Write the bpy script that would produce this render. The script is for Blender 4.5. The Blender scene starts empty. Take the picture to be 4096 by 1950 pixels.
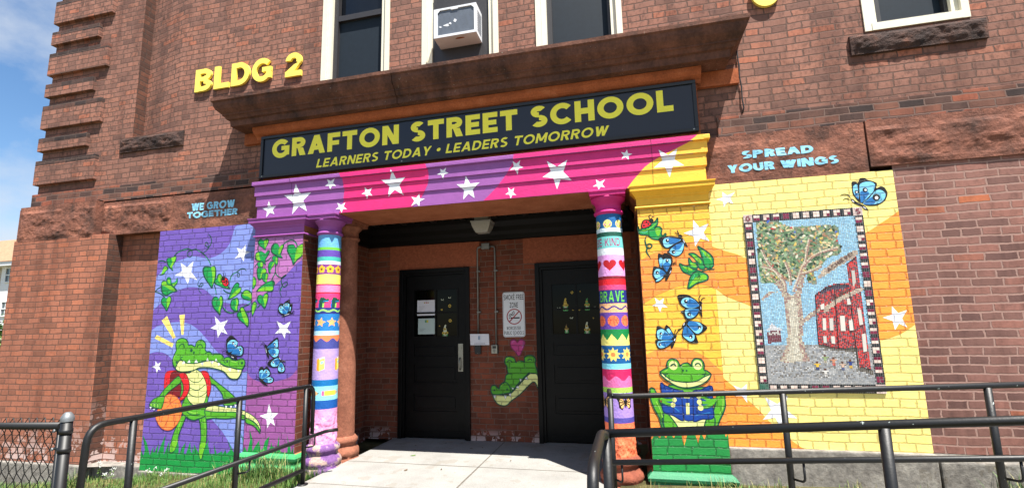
import bpy, bmesh, math, random
from mathutils import Vector, Matrix, noise
from mathutils.geometry import tessellate_polygon
R=math.radians
scn=bpy.context.scene
col=scn.collection
# ---------------------------------------------------------------- camera
cam=bpy.data.cameras.new('camera'); camo=bpy.data.objects.new('camera',cam); col.objects.link(camo)
yaw,pit,rol=R(13.387),R(8.481),R(-1.261)
fw=Vector((-math.sin(yaw)*math.cos(pit),math.cos(yaw)*math.cos(pit),math.sin(pit)))
ri=Vector((math.cos(yaw),math.sin(yaw),0)); up=ri.cross(fw)
r2=ri*math.cos(rol)+up*math.sin(rol); u2=-ri*math.sin(rol)+up*math.cos(rol)
M=Matrix.Identity(4)
for i in range(3): M[i][0]=r2[i]; M[i][1]=u2[i]; M[i][2]=-fw[i]
M.translation=Vector((5.56,-4.612,1.41))
camo.matrix_world=M
cam.sensor_fit='HORIZONTAL'; cam.sensor_width=36; cam.lens=1900.85/4096*36
cam.shift_x=3.754/4096; cam.shift_y=44.99/4096
cam.clip_start=.05; cam.clip_end=3000
scn.camera=camo
scn.render.resolution_x=1024; scn.render.resolution_y=487
# ---------------------------------------------------------------- light
TS=Vector((.31,-.30,1)).normalized()           # towards the sun
world=bpy.data.worlds.new('World'); scn.world=world; world.use_nodes=True
CLX,CLY,CLZ=2.3,1.1,.2
nt=world.node_tree; nt.nodes.clear()
sky=nt.nodes.new('ShaderNodeTexSky'); sky.sky_type='NISHITA'; sky.sun_disc=False
sky.sun_elevation=math.asin(TS.z); sky.sun_rotation=math.atan2(TS.x,TS.y); sky.air_density=1.0; sky.dust_density=.25; sky.ozone_density=1.5
tc=nt.nodes.new('ShaderNodeTexCoord'); mp=nt.nodes.new('ShaderNodeMapping'); mp.inputs['Scale'].default_value=(1,1,1.6); mp.inputs['Location'].default_value=(CLX,CLY,CLZ)
nz=nt.nodes.new('ShaderNodeTexNoise'); nz.inputs['Scale'].default_value=2.0; nz.inputs['Detail'].default_value=9; nz.inputs['Roughness'].default_value=.56
cr=nt.nodes.new('ShaderNodeValToRGB'); cr.color_ramp.elements[0].position=.46; cr.color_ramp.elements[1].position=.61
mx=nt.nodes.new('ShaderNodeMix'); mx.data_type='RGBA'; mx.inputs[7].default_value=(5.6,6.0,6.6,1)
bg=nt.nodes.new('ShaderNodeBackground'); bg.inputs['Strength'].default_value=.052
wo=nt.nodes.new('ShaderNodeOutputWorld'); L=nt.links.new
L(tc.outputs['Generated'],mp.inputs['Vector']); L(mp.outputs[0],nz.inputs['Vector']); L(nz.outputs['Fac'],cr.inputs['Fac'])
L(cr.outputs['Color'],mx.inputs[0]); hs=nt.nodes.new('ShaderNodeHueSaturation'); hs.inputs['Saturation'].default_value=1.18; hs.inputs['Value'].default_value=1.35; L(sky.outputs['Color'],hs.inputs['Color']); L(hs.outputs['Color'],mx.inputs[6]); L(mx.outputs[2],bg.inputs['Color']); L(bg.outputs[0],wo.inputs['Surface'])
sd=bpy.data.lights.new('sun','SUN'); sd.energy=5.0; sd.angle=R(.5); sd.color=(1,.955,.88)
so=bpy.data.objects.new('sun',sd); col.objects.link(so); so.rotation_euler=(-TS).to_track_quat('-Z','Y').to_euler(); so.location=(8,-6,12)
scn.view_settings.view_transform='Standard'; scn.view_settings.look='None'; scn.view_settings.gamma=1; scn.view_settings.exposure=1.40
# ---------------------------------------------------------------- helpers
def lin(c):
    return tuple(((v/255)/12.92 if v<=10.31 else ((v/255+.055)/1.055)**2.4) for v in c)
def tag(o,label=None,cat=None,group=None,kind=None):
    if label: o['label']=label
    if cat: o['category']=cat
    if group: o['group']=group
    if kind: o['kind']=kind
    return o
def empty(name,loc=(0,0,0),rz=0,parent=None):
    o=bpy.data.objects.new(name,None); col.objects.link(o); o.location=loc; o.rotation_euler=(0,0,rz); o.empty_display_size=.1
    if parent: o.parent=parent
    return o
class MB:
    """collects faces, links them as one mesh object"""
    def __init__(s): s.v=[]; s.f=[]; s.mi=[]; s.sm=[]; s.cols=None
    def vert(s,p): s.v.append(tuple(p)); return len(s.v)-1
    def face(s,pts,mi=0,sm=False):
        b=len(s.v); s.v+= [tuple(p) for p in pts]; s.f.append(tuple(range(b,b+len(pts)))); s.mi.append(mi); s.sm.append(sm)
    def grid(s,rows,mi=0,sm=True,closed=False):
        b=len(s.v); n=len(rows[0])
        for r in rows: s.v+=[tuple(p) for p in r]
        for i in range(len(rows)-1):
            for j in range(n if closed else n-1):
                k=(j+1)%n
                s.f.append((b+i*n+j,b+i*n+k,b+(i+1)*n+k,b+(i+1)*n+j)); s.mi.append(mi(i,j) if callable(mi) else mi); s.sm.append(sm)
    def box(s,x0,x1,y0,y1,z0,z1,mi=0,bev=0):
        if bev<=0:
            p=[(x0,y0,z0),(x1,y0,z0),(x1,y1,z0),(x0,y1,z0),(x0,y0,z1),(x1,y0,z1),(x1,y1,z1),(x0,y1,z1)]
            for q in ((0,3,2,1),(4,5,6,7),(0,1,5,4),(1,2,6,5),(2,3,7,6),(3,0,4,7)): s.face([p[i] for i in q],mi)
            return
        bm=bmesh.new(); bmesh.ops.create_cube(bm,size=1)
        for v in bm.verts: v.co=Vector(((x0+x1)/2+v.co.x*(x1-x0),(y0+y1)/2+v.co.y*(y1-y0),(z0+z1)/2+v.co.z*(z1-z0)))
        bmesh.ops.bevel(bm,geom=bm.edges[:],offset=bev,segments=2,affect='EDGES',profile=.6)
        s.bm(bm,mi); bm.free()
    def bm(s,bm,mi=0,sm=False):
        b=len(s.v); bm.verts.index_update()
        s.v+=[tuple(v.co) for v in bm.verts]
        for f in bm.faces: s.f.append(tuple(b+v.index for v in f.verts)); s.mi.append(mi); s.sm.append(sm)
    def tube(s,pts,r,n=14,mi=0,caps=True,sm=True):
        pts=[Vector(p) for p in pts]; rows=[]; prev=None
        for i,p in enumerate(pts):
            t=(pts[min(i+1,len(pts)-1)]-pts[max(i-1,0)]).normalized()
            if prev is None:
                a=t.orthogonal().normalized()
            else:
                a=(prev-t*prev.dot(t)); a=a.normalized() if a.length>1e-6 else t.orthogonal().normalized()
            prev=a; b=t.cross(a); rr=r[i] if isinstance(r,(list,tuple)) else r
            rows.append([p+(a*math.cos(2*math.pi*k/n)+b*math.sin(2*math.pi*k/n))*rr for k in range(n)])
        s.grid(rows,mi,sm,True)
        if caps:
            s.face(rows[0][::-1],mi); s.face(rows[-1],mi)
    def lathe(s,prof,c,n=32,mi=0,sm=True):
        rows=[[(c[0]+r*math.cos(2*math.pi*k/n),c[1]+r*math.sin(2*math.pi*k/n),c[2]+z) for k in range(n)] for r,z in prof]
        s.grid(rows,mi,sm,True)
    def prof_x(s,prof,x0,x1,mi=0,sm=False,caps=True):
        """extrude a (y,z) profile along x"""
        for (a,b) in zip(prof[:-1],prof[1:]):
            s.face([(x0,a[0],a[1]),(x1,a[0],a[1]),(x1,b[0],b[1]),(x0,b[0],b[1])],mi,sm)
        if caps:
            s.poly([(x0,y,z) for y,z in prof],mi); s.poly([(x1,y,z) for y,z in prof],mi)
    def poly(s,pts,mi=0):
        b=len(s.v); s.v+=[tuple(p) for p in pts]
        for t in tessellate_polygon([[Vector(p) for p in pts]]):
            s.f.append(tuple(b+i for i in t)); s.mi.append(mi); s.sm.append(False)
    def build(s,name,mats,parent=None,fix=True):
        me=bpy.data.meshes.new(name); me.from_pydata(s.v,[],s.f)
        if not isinstance(mats,(list,tuple)): mats=[mats]
        for m in mats: me.materials.append(m)
        me.polygons.foreach_set('material_index',s.mi); me.polygons.foreach_set('use_smooth',s.sm)
        if fix:
            bm=bmesh.new(); bm.from_mesh(me); bmesh.ops.remove_doubles(bm,verts=bm.verts,dist=1e-5); bmesh.ops.recalc_face_normals(bm,faces=bm.faces); bm.to_mesh(me); bm.free()
        me.update()
        o=bpy.data.objects.new(name,me); col.objects.link(o)
        if parent:
            o.parent=parent
            o.matrix_parent_inverse=parent.matrix_world.inverted() if parent.type!='EMPTY' else Matrix.Translation(parent.location).inverted()
        return o
# ---------------------------------------------------------------- materials
MATS={}
def newmat(name):
    m=bpy.data.materials.new(name); m.use_nodes=True; n=m.node_tree; b=n.nodes['Principled BSDF']; return m,n,b
def N(n,t,**k):
    x=n.nodes.new(t)
    for a,v in k.items():
        if a in x.inputs: x.inputs[a].default_value=v
        else: setattr(x,a,v)
    return x
def math_(n,op,a,b=None):
    x=n.nodes.new('ShaderNodeMath'); x.operation=op
    for i,v in enumerate((a,b)):
        if v is None: continue
        if isinstance(v,(int,float)): x.inputs[i].default_value=v
        else: n.links.new(v,x.inputs[i])
    return x.outputs[0]
def ramp(n,fac,stops,interp='LINEAR'):
    r=n.nodes.new('ShaderNodeValToRGB'); e=r.color_ramp.elements; r.color_ramp.interpolation=interp
    while len(e)<len(stops): e.new(.5)
    for i,(p,c) in enumerate(stops): e[i].position=p; e[i].color=(*c,1) if len(c)==3 else c
    n.links.new(fac,r.inputs['Fac']); return r.outputs['Color']
def mixc(n,fac,a,b,mode='MIX'):
    x=n.nodes.new('ShaderNodeMix'); x.data_type='RGBA'; x.blend_type=mode
    for i,v in ((0,fac),(6,a),(7,b)):
        if isinstance(v,(int,float)): x.inputs[i].default_value=v
        elif isinstance(v,tuple): x.inputs[i].default_value=(*v,1) if len(v)==3 else v
        else: n.links.new(v,x.inputs[i])
    return x.outputs[2]
def brick_group(bw=.196,bh=.0686,mt=.0068):
    """shared wall brickwork in world metres: per-brick random value, mortar mask and relief height"""
    g=bpy.data.node_groups.new('brickwork','ShaderNodeTree')
    for nm in ('rand','mortar','height','u','v'): g.interface.new_socket(nm,in_out='OUTPUT',socket_type='NodeSocketFloat')
    o=g.nodes.new('NodeGroupOutput'); geo=N(g,'ShaderNodeNewGeometry'); sp=N(g,'ShaderNodeSeparateXYZ'); g.links.new(geo.outputs['Position'],sp.inputs[0])
    u=math_(g,'ADD',sp.outputs[0],sp.outputs[1])
    wob=N(g,'ShaderNodeTexNoise',Scale=2.3,Detail=3); g.links.new(geo.outputs['Position'],wob.inputs['Vector'])
    wob2=N(g,'ShaderNodeTexNoise',Scale=28,Detail=2); g.links.new(geo.outputs['Position'],wob2.inputs['Vector'])
    w=math_(g,'ADD',math_(g,'MULTIPLY',math_(g,'SUBTRACT',wob.outputs['Fac'],.5),.03),math_(g,'MULTIPLY',math_(g,'SUBTRACT',wob2.outputs['Fac'],.5),.011))
    v=math_(g,'ADD',sp.outputs[2],w); uu=math_(g,'ADD',u,math_(g,'MULTIPLY',w,1.6))
    # shift every course by its own random amount
    rowi=math_(g,'FLOOR',math_(g,'DIVIDE',v,bh)); wn=N(g,'ShaderNodeTexWhiteNoise',noise_dimensions='1D'); g.links.new(rowi,wn.inputs['W'])
    uu=math_(g,'ADD',uu,math_(g,'MULTIPLY',wn.outputs['Value'],.07))
    cb=N(g,'ShaderNodeCombineXYZ'); g.links.new(uu,cb.inputs[0]); g.links.new(v,cb.inputs[1])
    bt=N(g,'ShaderNodeTexBrick',offset=.5,squash=.62,squash_frequency=5,Scale=1.0); g.links.new(cb.outputs[0],bt.inputs['Vector'])
    for k,val in (('Color1',(0,0,0,1)),('Color2',(1,1,1,1)),('Mortar',(.5,.5,.5,1)),('Mortar Size',mt),('Mortar Smooth',.35),('Bias',0),('Brick Width',bw),('Row Height',bh)): bt.inputs[k].default_value=val
    fine=N(g,'ShaderNodeTexNoise',Scale=55,Detail=5,Roughness=.65); g.links.new(geo.outputs['Position'],fine.inputs['Vector'])
    h=math_(g,'ADD',math_(g,'SUBTRACT',1,bt.outputs['Fac']),math_(g,'MULTIPLY',fine.outputs['Fac'],.32))
    h=math_(g,'ADD',h,math_(g,'MULTIPLY',bt.outputs['Color'],.35))
    for k,s in (('rand',bt.outputs['Color']),('mortar',bt.outputs['Fac']),('height',h),('u',u),('v',sp.outputs[2])): g.links.new(s,o.inputs[k])
    return g
BG=brick_group(); BGR=brick_group(.222,.0686,.0085)
def bump(n,b,h,dist,strength=1.0):
    x=N(n,'ShaderNodeBump',Distance=dist,Strength=strength); n.links.new(h,x.inputs['Height']); n.links.new(x.outputs[0],b.inputs['Normal']); return x
def mat_brick(name,stops,mortar,soot=.5,soot_col=(40,34,34),relief=.006,efflo=0,sootz=None,grp=None):
    m,n,b=newmat(name); g=n.nodes.new('ShaderNodeGroup'); g.node_tree=grp or BG
    c=ramp(n,g.outputs['rand'],[(p,lin(q)) for p,q in stops])
    geo=N(n,'ShaderNodeNewGeometry'); mpn=N(n,'ShaderNodeMapping',Scale=(.8,.8,.5)); n.links.new(geo.outputs['Position'],mpn.inputs[0])
    s1=N(n,'ShaderNodeTexNoise',Scale=30,Detail=4,Roughness=.62); n.links.new(mpn.outputs[0],s1.inputs['Vector'])
    s2=N(n,'ShaderNodeTexNoise',Scale=1.1,Detail=4); n.links.new(geo.outputs['Position'],s2.inputs['Vector'])
    fac=math_(n,'MULTIPLY',math_(n,'SUBTRACT',math_(n,'ADD',s1.outputs['Fac'],math_(n,'MULTIPLY',g.outputs['rand'],.06)),.515),5.0)
    fac=math_(n,'MULTIPLY',fac,math_(n,'ADD',math_(n,'MULTIPLY',s2.outputs['Fac'],1.5),-.15))
    cl=N(n,'ShaderNodeClamp'); n.links.new(fac,cl.inputs[0]); fac=math_(n,'MULTIPLY',cl.outputs[0],soot)
    c=mixc(n,fac,c,lin(soot_col))
    big=N(n,'ShaderNodeTexNoise',Scale=.7,Detail=3); n.links.new(geo.outputs['Position'],big.inputs['Vector'])
    c=mixc(n,1.0,c,ramp(n,big.outputs['Fac'],[(.3,(.82,.8,.8)),(.7,(1.14,1.12,1.1))]),'MULTIPLY')
    sm=N(n,'ShaderNodeMapping',Scale=(3.2,3.2,.45)); n.links.new(geo.outputs['Position'],sm.inputs[0])
    st=N(n,'ShaderNodeTexNoise',Scale=1.6,Detail=6,Roughness=.6); n.links.new(sm.outputs[0],st.inputs['Vector'])
    c=mixc(n,1.0,c,ramp(n,st.outputs['Fac'],[(.36,(.70,.68,.68)),(.52,(1.0,1.0,1.0)),(.68,(1.10,1.09,1.08))]),'MULTIPLY')
    if sootz:                                   # weathered dark courses just above the stone band
        z0,z1=sootz; t=N(n,'ShaderNodeMapRange'); n.links.new(g.outputs['v'],t.inputs[0]); t.inputs[1].default_value=z1; t.inputs[2].default_value=z0; 
        f2=math_(n,'MULTIPLY',math_(n,'GREATER_THAN',math_(n,'ADD',g.outputs['rand'],math_(n,'MULTIPLY',s1.outputs['Fac'],.4)),.62),math_(n,'MULTIPLY',t.outputs[0],.85))
        c=mixc(n,f2,c,lin((48,42,44)))
    c=mixc(n,g.outputs['mortar'],c,lin(mortar))
    if efflo:                                   # white salt bloom near the ground
        e=N(n,'ShaderNodeTexNoise',Scale=6.5,Detail=4,Roughness=.65); n.links.new(geo.outputs['Position'],e.inputs['Vector'])
        t=N(n,'ShaderNodeMapRange'); n.links.new(g.outputs['v'],t.inputs[0]); t.inputs[1].default_value=efflo[1]; t.inputs[2].default_value=efflo[0]
        f=math_(n,'MULTIPLY',math_(n,'MULTIPLY',math_(n,'GREATER_THAN',math_(n,'ADD',e.outputs['Fac'],math_(n,'MULTIPLY',g.outputs['rand'],.12)),.60),t.outputs[0]),math_(n,'SUBTRACT',1.0,g.outputs['mortar']))
        c=mixc(n,math_(n,'MULTIPLY',f,.75),c,lin((205,185,180)))
    n.links.new(c,b.inputs['Base Color']); b.inputs['Roughness'].default_value=.88; b.inputs['Specular IOR Level'].default_value=.25
    bump(n,b,g.outputs['height'],relief); return m
def paint(rgb,kind='brick'):
    """house paint over brick ('brick'), smooth stone ('stone'), rock face ('rock')"""
    key=(tuple(rgb),kind)
    if key in MATS: return MATS[key]
    m,n,b=newmat('paint_%d_%d_%d_%s'%(*rgb,kind)); geo=N(n,'ShaderNodeNewGeometry')
    s=N(n,'ShaderNodeTexNoise',Scale=7,Detail=6,Roughness=.7); n.links.new(geo.outputs['Position'],s.inputs['Vector'])
    c=mixc(n,1.0,tuple(lin(rgb)),ramp(n,s.outputs['Fac'],[(.3,(.86,.86,.87)),(.68,(1.06,1.06,1.05))]),'MULTIPLY')
    if kind=='brick':
        g=n.nodes.new('ShaderNodeGroup'); g.node_tree=BG
        c=mixc(n,g.outputs['mortar'],c,mixc(n,1.0,c,(.62,.60,.62),'MULTIPLY')); bump(n,b,g.outputs['height'],.0085)
        c=mixc(n,1.0,c,ramp(n,g.outputs['rand'],[(0,(.9,.9,.9)),(1,(1.04,1.04,1.04))]),'MULTIPLY')
        w=N(n,'ShaderNodeTexNoise',Scale=48,Detail=4,Roughness=.7); n.links.new(geo.outputs['Position'],w.inputs['Vector'])
        c=mixc(n,math_(n,'MULTIPLY',math_(n,'MULTIPLY',math_(n,'GREATER_THAN',w.outputs['Fac'],.60),math_(n,'GREATER_THAN',g.outputs['mortar'],.08)),.16),c,(.9,.9,.9))
        c=mixc(n,math_(n,'MULTIPLY',math_(n,'GREATER_THAN',w.outputs['Fac'],.735),.55),c,lin((120,84,76)))
    else:
        f=N(n,'ShaderNodeTexNoise',Scale=70 if kind=='stone' else 30,Detail=6,Roughness=.7); n.links.new(geo.outputs['Position'],f.inputs['Vector']); bump(n,b,f.outputs['Fac'],.0035 if kind=='stone' else .018)
    n.links.new(c,b.inputs['Base Color']); b.inputs['Roughness'].default_value=.55; b.inputs['Specular IOR Level'].default_value=.35
    MATS[key]=m; return m
def mat_stone(name,c1,c2,c3=None,scale=6,bumpd=.01,bscale=24,rough=.9,streak=1.0):
    m,n,b=newmat(name); geo=N(n,'ShaderNodeNewGeometry'); mp_=N(n,'ShaderNodeMapping',Scale=(1,1,streak)); n.links.new(geo.outputs['Position'],mp_.inputs[0])
    s=N(n,'ShaderNodeTexNoise',Scale=scale,Detail=8,Roughness=.68); n.links.new(mp_.outputs[0],s.inputs['Vector'])
    st=[(.33,lin(c1)),(.56,lin(c2))]
    if c3: st.append((.72,lin(c3)))
    c=ramp(n,s.outputs['Fac'],st)
    f=N(n,'ShaderNodeTexNoise',Scale=bscale,Detail=7,Roughness=.7); n.links.new(geo.outputs['Position'],f.inputs['Vector'])
    c=mixc(n,1.0,c,ramp(n,f.outputs['Fac'],[(.32,(.72,.72,.72)),(.65,(1.15,1.13,1.1))]),'MULTIPLY')
    n.links.new(c,b.inputs['Base Color']); b.inputs['Roughness'].default_value=rough; b.inputs['Specular IOR Level'].default_value=.25
    bump(n,b,f.outputs['Fac'],bumpd); return m
def mat_plain(name,rgb,rough=.5,metal=0,spec=.5,var=.1,scale=20,bumpd=0,coat=0):
    m,n,b=newmat(name); geo=N(n,'ShaderNodeNewGeometry')
    s=N(n,'ShaderNodeTexNoise',Scale=scale,Detail=5,Roughness=.65); n.links.new(geo.outputs['Position'],s.inputs['Vector'])
    c=mixc(n,1.0,tuple(lin(rgb)),ramp(n,s.outputs['Fac'],[(.3,(1-var,)*3),(.7,(1+var,)*3)]),'MULTIPLY')
    n.links.new(c,b.inputs['Base Color']); b.inputs['Roughness'].default_value=rough; b.inputs['Metallic'].default_value=metal; b.inputs['Specular IOR Level'].default_value=spec; b.inputs['Coat Weight'].default_value=coat
    if bumpd: bump(n,b,s.outputs['Fac'],bumpd)
    return m
UP=[(0,(112,82,73)),(.25,(138,99,86)),(.6,(146,104,90)),(.9,(154,107,90)),(1,(166,104,82))]
LO=[(0,(130,86,70)),(.3,(154,100,80)),(.7,(163,105,84)),(1,(172,106,80))]
RT=[(0,(106,78,73)),(.3,(126,92,84)),(.65,(138,99,90)),(.96,(145,100,89)),(1,(170,100,70))]
BR_UP=mat_brick('upper_brick',UP,(100,76,67),soot=.95,sootz=(3.15,3.5),relief=.006)  # mortar darkened to stand in for the shadow lines under the bricks
BR_LO=mat_brick('lower_brick',LO,(112,80,68),soot=.4,efflo=(-.08,.42),relief=.006)  # joint shade put into this mortar colour as well
BR_DK=mat_brick('dark_side_brick',[(0,(74,52,45)),(.5,(96,65,54)),(1,(112,73,58))],(76,60,54),soot=.6,efflo=(-.05,.7))  # darker brick tone for the side faces of buttress and blind recess
BR_RT=mat_brick('repointed_brick',RT,(152,121,111),soot=.4,grp=BGR)
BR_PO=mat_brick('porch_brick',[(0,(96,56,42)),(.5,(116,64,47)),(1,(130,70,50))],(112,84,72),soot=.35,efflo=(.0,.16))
SAND=mat_stone('brownstone',(74,54,48),(134,88,73),(160,106,86),scale=3.2,bumpd=.013,bscale=34)
SANDO=mat_stone('orange_sandstone',(138,76,48),(166,92,58),(176,110,78),scale=4,bumpd=.004,bscale=60)
CORN=mat_stone('weathered_cornice',(64,47,42),(104,70,58),(122,83,69),scale=4,bumpd=.006,bscale=40,streak=.5)
GRAN=mat_stone('granite',(104,100,96),(136,132,126),(156,152,145),scale=9,bumpd=.006,bscale=30)
CONC=mat_stone('concrete',(130,129,126),(144,143,140),(152,151,148),scale=2.2,bumpd=.0012,bscale=90)
BLK=mat_plain('black_rail_paint',(11,12,14),rough=.5,spec=.5,var=.3,scale=60,bumpd=.0008)
_n=BLK.node_tree; _b=_n.nodes['Principled BSDF']; _s=N(_n,'ShaderNodeTexNoise',Scale=34,Detail=3,Roughness=.6); _g=N(_n,'ShaderNodeNewGeometry'); _n.links.new(_g.outputs['Position'],_s.inputs['Vector'])
_src=_b.inputs['Base Color'].links[0].from_socket; _n.links.new(mixc(_n,math_(_n,'MULTIPLY',math_(_n,'GREATER_THAN',_s.outputs['Fac'],.715),.8),_src,lin((170,182,176))),_b.inputs['Base Color'])
DOORM=mat_plain('black_door_paint',(8,8,9),rough=.42,var=.6,scale=14,bumpd=.0015,spec=.16)
CREAM=mat_plain('cream_frame_paint',(222,216,196),rough=.5,var=.05)

def specks(mat,rgb,scale,th,amt,mask=1.3,mth=.5):
    """clustered small spots (lichen, gum, dirt) over an existing base colour"""
    n=mat.node_tree; b=n.nodes['Principled BSDF']; src=b.inputs['Base Color'].links[0].from_socket; g=N(n,'ShaderNodeNewGeometry')
    a=N(n,'ShaderNodeTexNoise',Scale=scale,Detail=3,Roughness=.6); n.links.new(g.outputs['Position'],a.inputs['Vector'])
    k=N(n,'ShaderNodeTexNoise',Scale=mask,Detail=3); n.links.new(g.outputs['Position'],k.inputs['Vector'])
    f=math_(n,'MULTIPLY',math_(n,'MULTIPLY',math_(n,'GREATER_THAN',a.outputs['Fac'],th),math_(n,'GREATER_THAN',k.outputs['Fac'],mth)),amt)
    n.links.new(mixc(n,f,src,lin(rgb)),b.inputs['Base Color'])
specks(CORN,(168,168,156),46,.69,.6,2.2,.56)
specks(CONC,(82,78,72),30,.70,.55,1.0,.42)
specks(CONC,(120,112,100),3.5,.60,.35,.6,.3)
specks(SAND,(58,44,40),9,.58,.5,1.1,.5)
specks(GRAN,(92,84,72),5,.60,.4,1.0,.4)

# ---------------------------------------------------------------- ground
def gz(x,y):
    if x<2.5: z=-.02-.078*(2.5-max(x,-4.2)) - .05*max(0,-4.2-x)*(.5)
    elif x<5.42: z=-.12
    else: z=.02+.03*min(x-5.42,8)
    return max(z,-1.6)
xs=[-90,-60,-40,-25,-16,-11]+[-8+.5*i for i in range(21)]+[2.51,2.55,3.5,4.5,5.38,5.43]+[6+i for i in range(10)]+[20,35,60,90]
ys=[-70,-40,-25,-16,-11]+[-9+i*.5 for i in range(24)]+[4,8,14,22,35,60,90]
def gn(x,y): return gz(x,y)+(.035*(noise.noise(Vector((x*1.3,y*1.3,3)))) if y<.3 and -8<x<2.5 else 0)
m=MB(); m.grid([[(x,y,gn(x,y)) for x in xs] for y in ys])
SOIL=mat_stone('soil_and_thatch',(66,60,38),(92,86,52),(120,108,74),scale=5,bumpd=.02,bscale=18)
tag(m.build('ground',SOIL),kind='structure')
m=MB(); m.box(-90,90,-30,-9.5,-2.2,.03)
m=MB(); m.face([(-90,-40,.1),(90,-40,.1),(90,-10,.1),(-90,-10,.1)]); 
for f in range(1): pass
ROAD=mat_stone('asphalt',(62,61,60),(76,75,73),scale=3,bumpd=.003,bscale=80)
tag(m.build('road',ROAD),kind='structure')
m=MB(); m.box(2.515,5.42,-2.6,1.4,-.3,0.0); m.box(3.5,5.42,-9.9,-2.6,-.3,-.0005); walk=tag(m.build('walkway',CONC),kind='structure')
# scored joints of the walkway: shallow dark grooves
JNT=mat_plain('joint_dirt',(92,86,78),rough=.95,var=.3,scale=30)
m=MB()
def groove(a,b,w):
    a=Vector((a[0],a[1],.0015)); b=Vector((b[0],b[1],.0015)); d=(b-a).normalized().cross(Vector((0,0,1)))*w/2
    n=24; p=[a.lerp(b,i/n) for i in range(n+1)]
    m.grid([[q+d*(1+.7*noise.noise(q*9)) for q in p],[q-d*(1+.7*noise.noise(q*9+Vector((5,0,0)))) for q in p]],0,False)
groove((4.008,1.35),(4.008,-6),.016); groove((2.52,.266),(5.4,.266),.012); groove((2.52,-.47),(5.4,-.47),.010)
for y in (-1.9,-3.3,-4.7): groove((2.52,y),(5.4,y),.012)
tag(m.build('walkway_joints',JNT),kind='structure')
# ramp behind the right hand rails
m=MB()
prof=[(5.42,0),(13,.40)]
m.face([(5.422,-2.3,.0),(13,-2.3,.40),(13,-.9,.40),(5.422,-.9,.0)]); m.face([(5.422,-2.3,.0),(5.422,-2.3,-.3),(13,-2.3,-.3),(13,-2.3,.4)]); m.face([(5.422,-.9,.0),(13,-.9,.4),(13,-.9,-.3),(5.422,-.9,-.3)])
tag(m.build('ramp',CONC),kind='structure')
# ---------------------------------------------------------------- the school
SB=empty('school_building',(4,0,0)); tag(SB,'red brick school building with a painted entrance portico and murals','school')
def part(m,name,mats,parent=None,label=None,**k):
    o=m.build(name,mats,parent or SB,**k)
    if label: o['label']=label
    return o
def wall_with_holes(m,x0,x1,z0,z1,y,depth,holes,mi=0):
    """front wall face at y with rectangular openings and reveals going back by depth"""
    X=sorted({x0,x1,*[h[0] for h in holes],*[h[1] for h in holes]}); Z=sorted({z0,z1,*[h[2] for h in holes],*[h[3] for h in holes]})
    for a,b in zip(X[:-1],X[1:]):
        for c,d in zip(Z[:-1],Z[1:]):
            if a<x0 or b>x1: continue
            cx,cz=(a+b)/2,(c+d)/2
            if any(h[0]<cx<h[1] and h[2]<cz<h[3] for h in holes): continue
            m.face([(a,y,c),(b,y,c),(b,y,d),(a,y,d)],mi)
    for h in holes:
        a,b,c,d=h[:4]; e=y+(h[4] if len(h)>4 else depth)
        for q in ([(a,y,c),(a,e,c),(a,e,d),(a,y,d)],[(b,y,c),(b,y,d),(b,e,d),(b,e,c)],[(a,y,c),(b,y,c),(b,e,c),(a,e,c)],[(a,y,d),(a,e,d),(b,e,d),(b,y,d)]): m.face(q,mi)
        if len(h)>4: m.face([(a,e,c),(b,e,c),(b,e,d),(a,e,d)],mi)
YU=.04
WIN=[(2.16,3.055,4.16,7.0),(3.462,4.366,4.16,7.0),(4.783,5.686,4.16,7.0),(7.818,8.626,3.99,6.9)]
m=MB(); wall_with_holes(m,-2.228,14,3.1,8.6,YU,.22,[w for w in WIN]+[(-.652,.05,3.99,7.4)])
m.face([(-.652,YU+.14,3.9),(.052,YU+.001,3.9),(.052,YU+.001,7.5),(-.652,YU+.14,7.5)])
m.face([(-2.228,YU,3.1),(-2.228,9,3.1),(-2.228,9,8.6),(-2.228,YU,8.6)]); m.face([(14,YU,3.1),(14,9,3.1),(14,9,8.6),(14,YU,8.6)])
m.face([(-2.228,YU,8.6),(14,YU,8.6),(14,9,8.6),(-2.228,9,8.6)]); m.face([(-2.228,9,-1),(14,9,-1),(14,9,8.6),(-2.228,9,8.6)])
m.face([(-.6512,YU,3.99),(-.6512,YU+.15,3.99),(-.6512,YU+.15,7.4),(-.6512,YU,7.4)],1); part(m,'upper_brick_wall',[BR_UP,BR_DK],fix=False)
# plinth courses on top of the stone band
m=MB(); m.box(-2.266,1.40,.0,.3,3.1,3.328,bev=.006); PCM=mat_brick('sooty_brick',[(0,(60,50,49)),(.3,(92,68,61)),(.6,(124,84,70)),(1,(150,88,68))],(110,88,80),soot=.7); part(m,'plinth_course',PCM); m=MB(); m.box(6.50,14.02,.022,.3,3.1,3.328,bev=.006)
part(m,'plinth_course',PCM)
SOOTY=mat_brick('sooty_top_course',[(0,(54,46,46)),(.5,(72,58,54)),(.85,(100,72,64)),(1,(140,88,72))],(88,72,66),soot=.8)
Z=[(3.457,3.80,-1.192),(3.94,4.13,-1.386),(4.265,4.606,-1.192),(4.74,4.932,-1.386),(5.066,5.40,-1.178),(5.535,5.735,-1.381),(5.865,6.216,-1.177),(6.35,6.54,-1.38),(6.67,7.01,-1.177),(7.15,7.34,-1.38)]
for z0,z1,xe in Z:
    m=MB(); m.box(-2.262,xe,-.012,.25,z0,z1-.069,0,bev=.005); m.box(-2.262,xe-.004,-.011,.25,z1-.0685,z1,1,bev=.005); part(m,'corner_quoin',[BR_UP,SOOTY])
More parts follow.
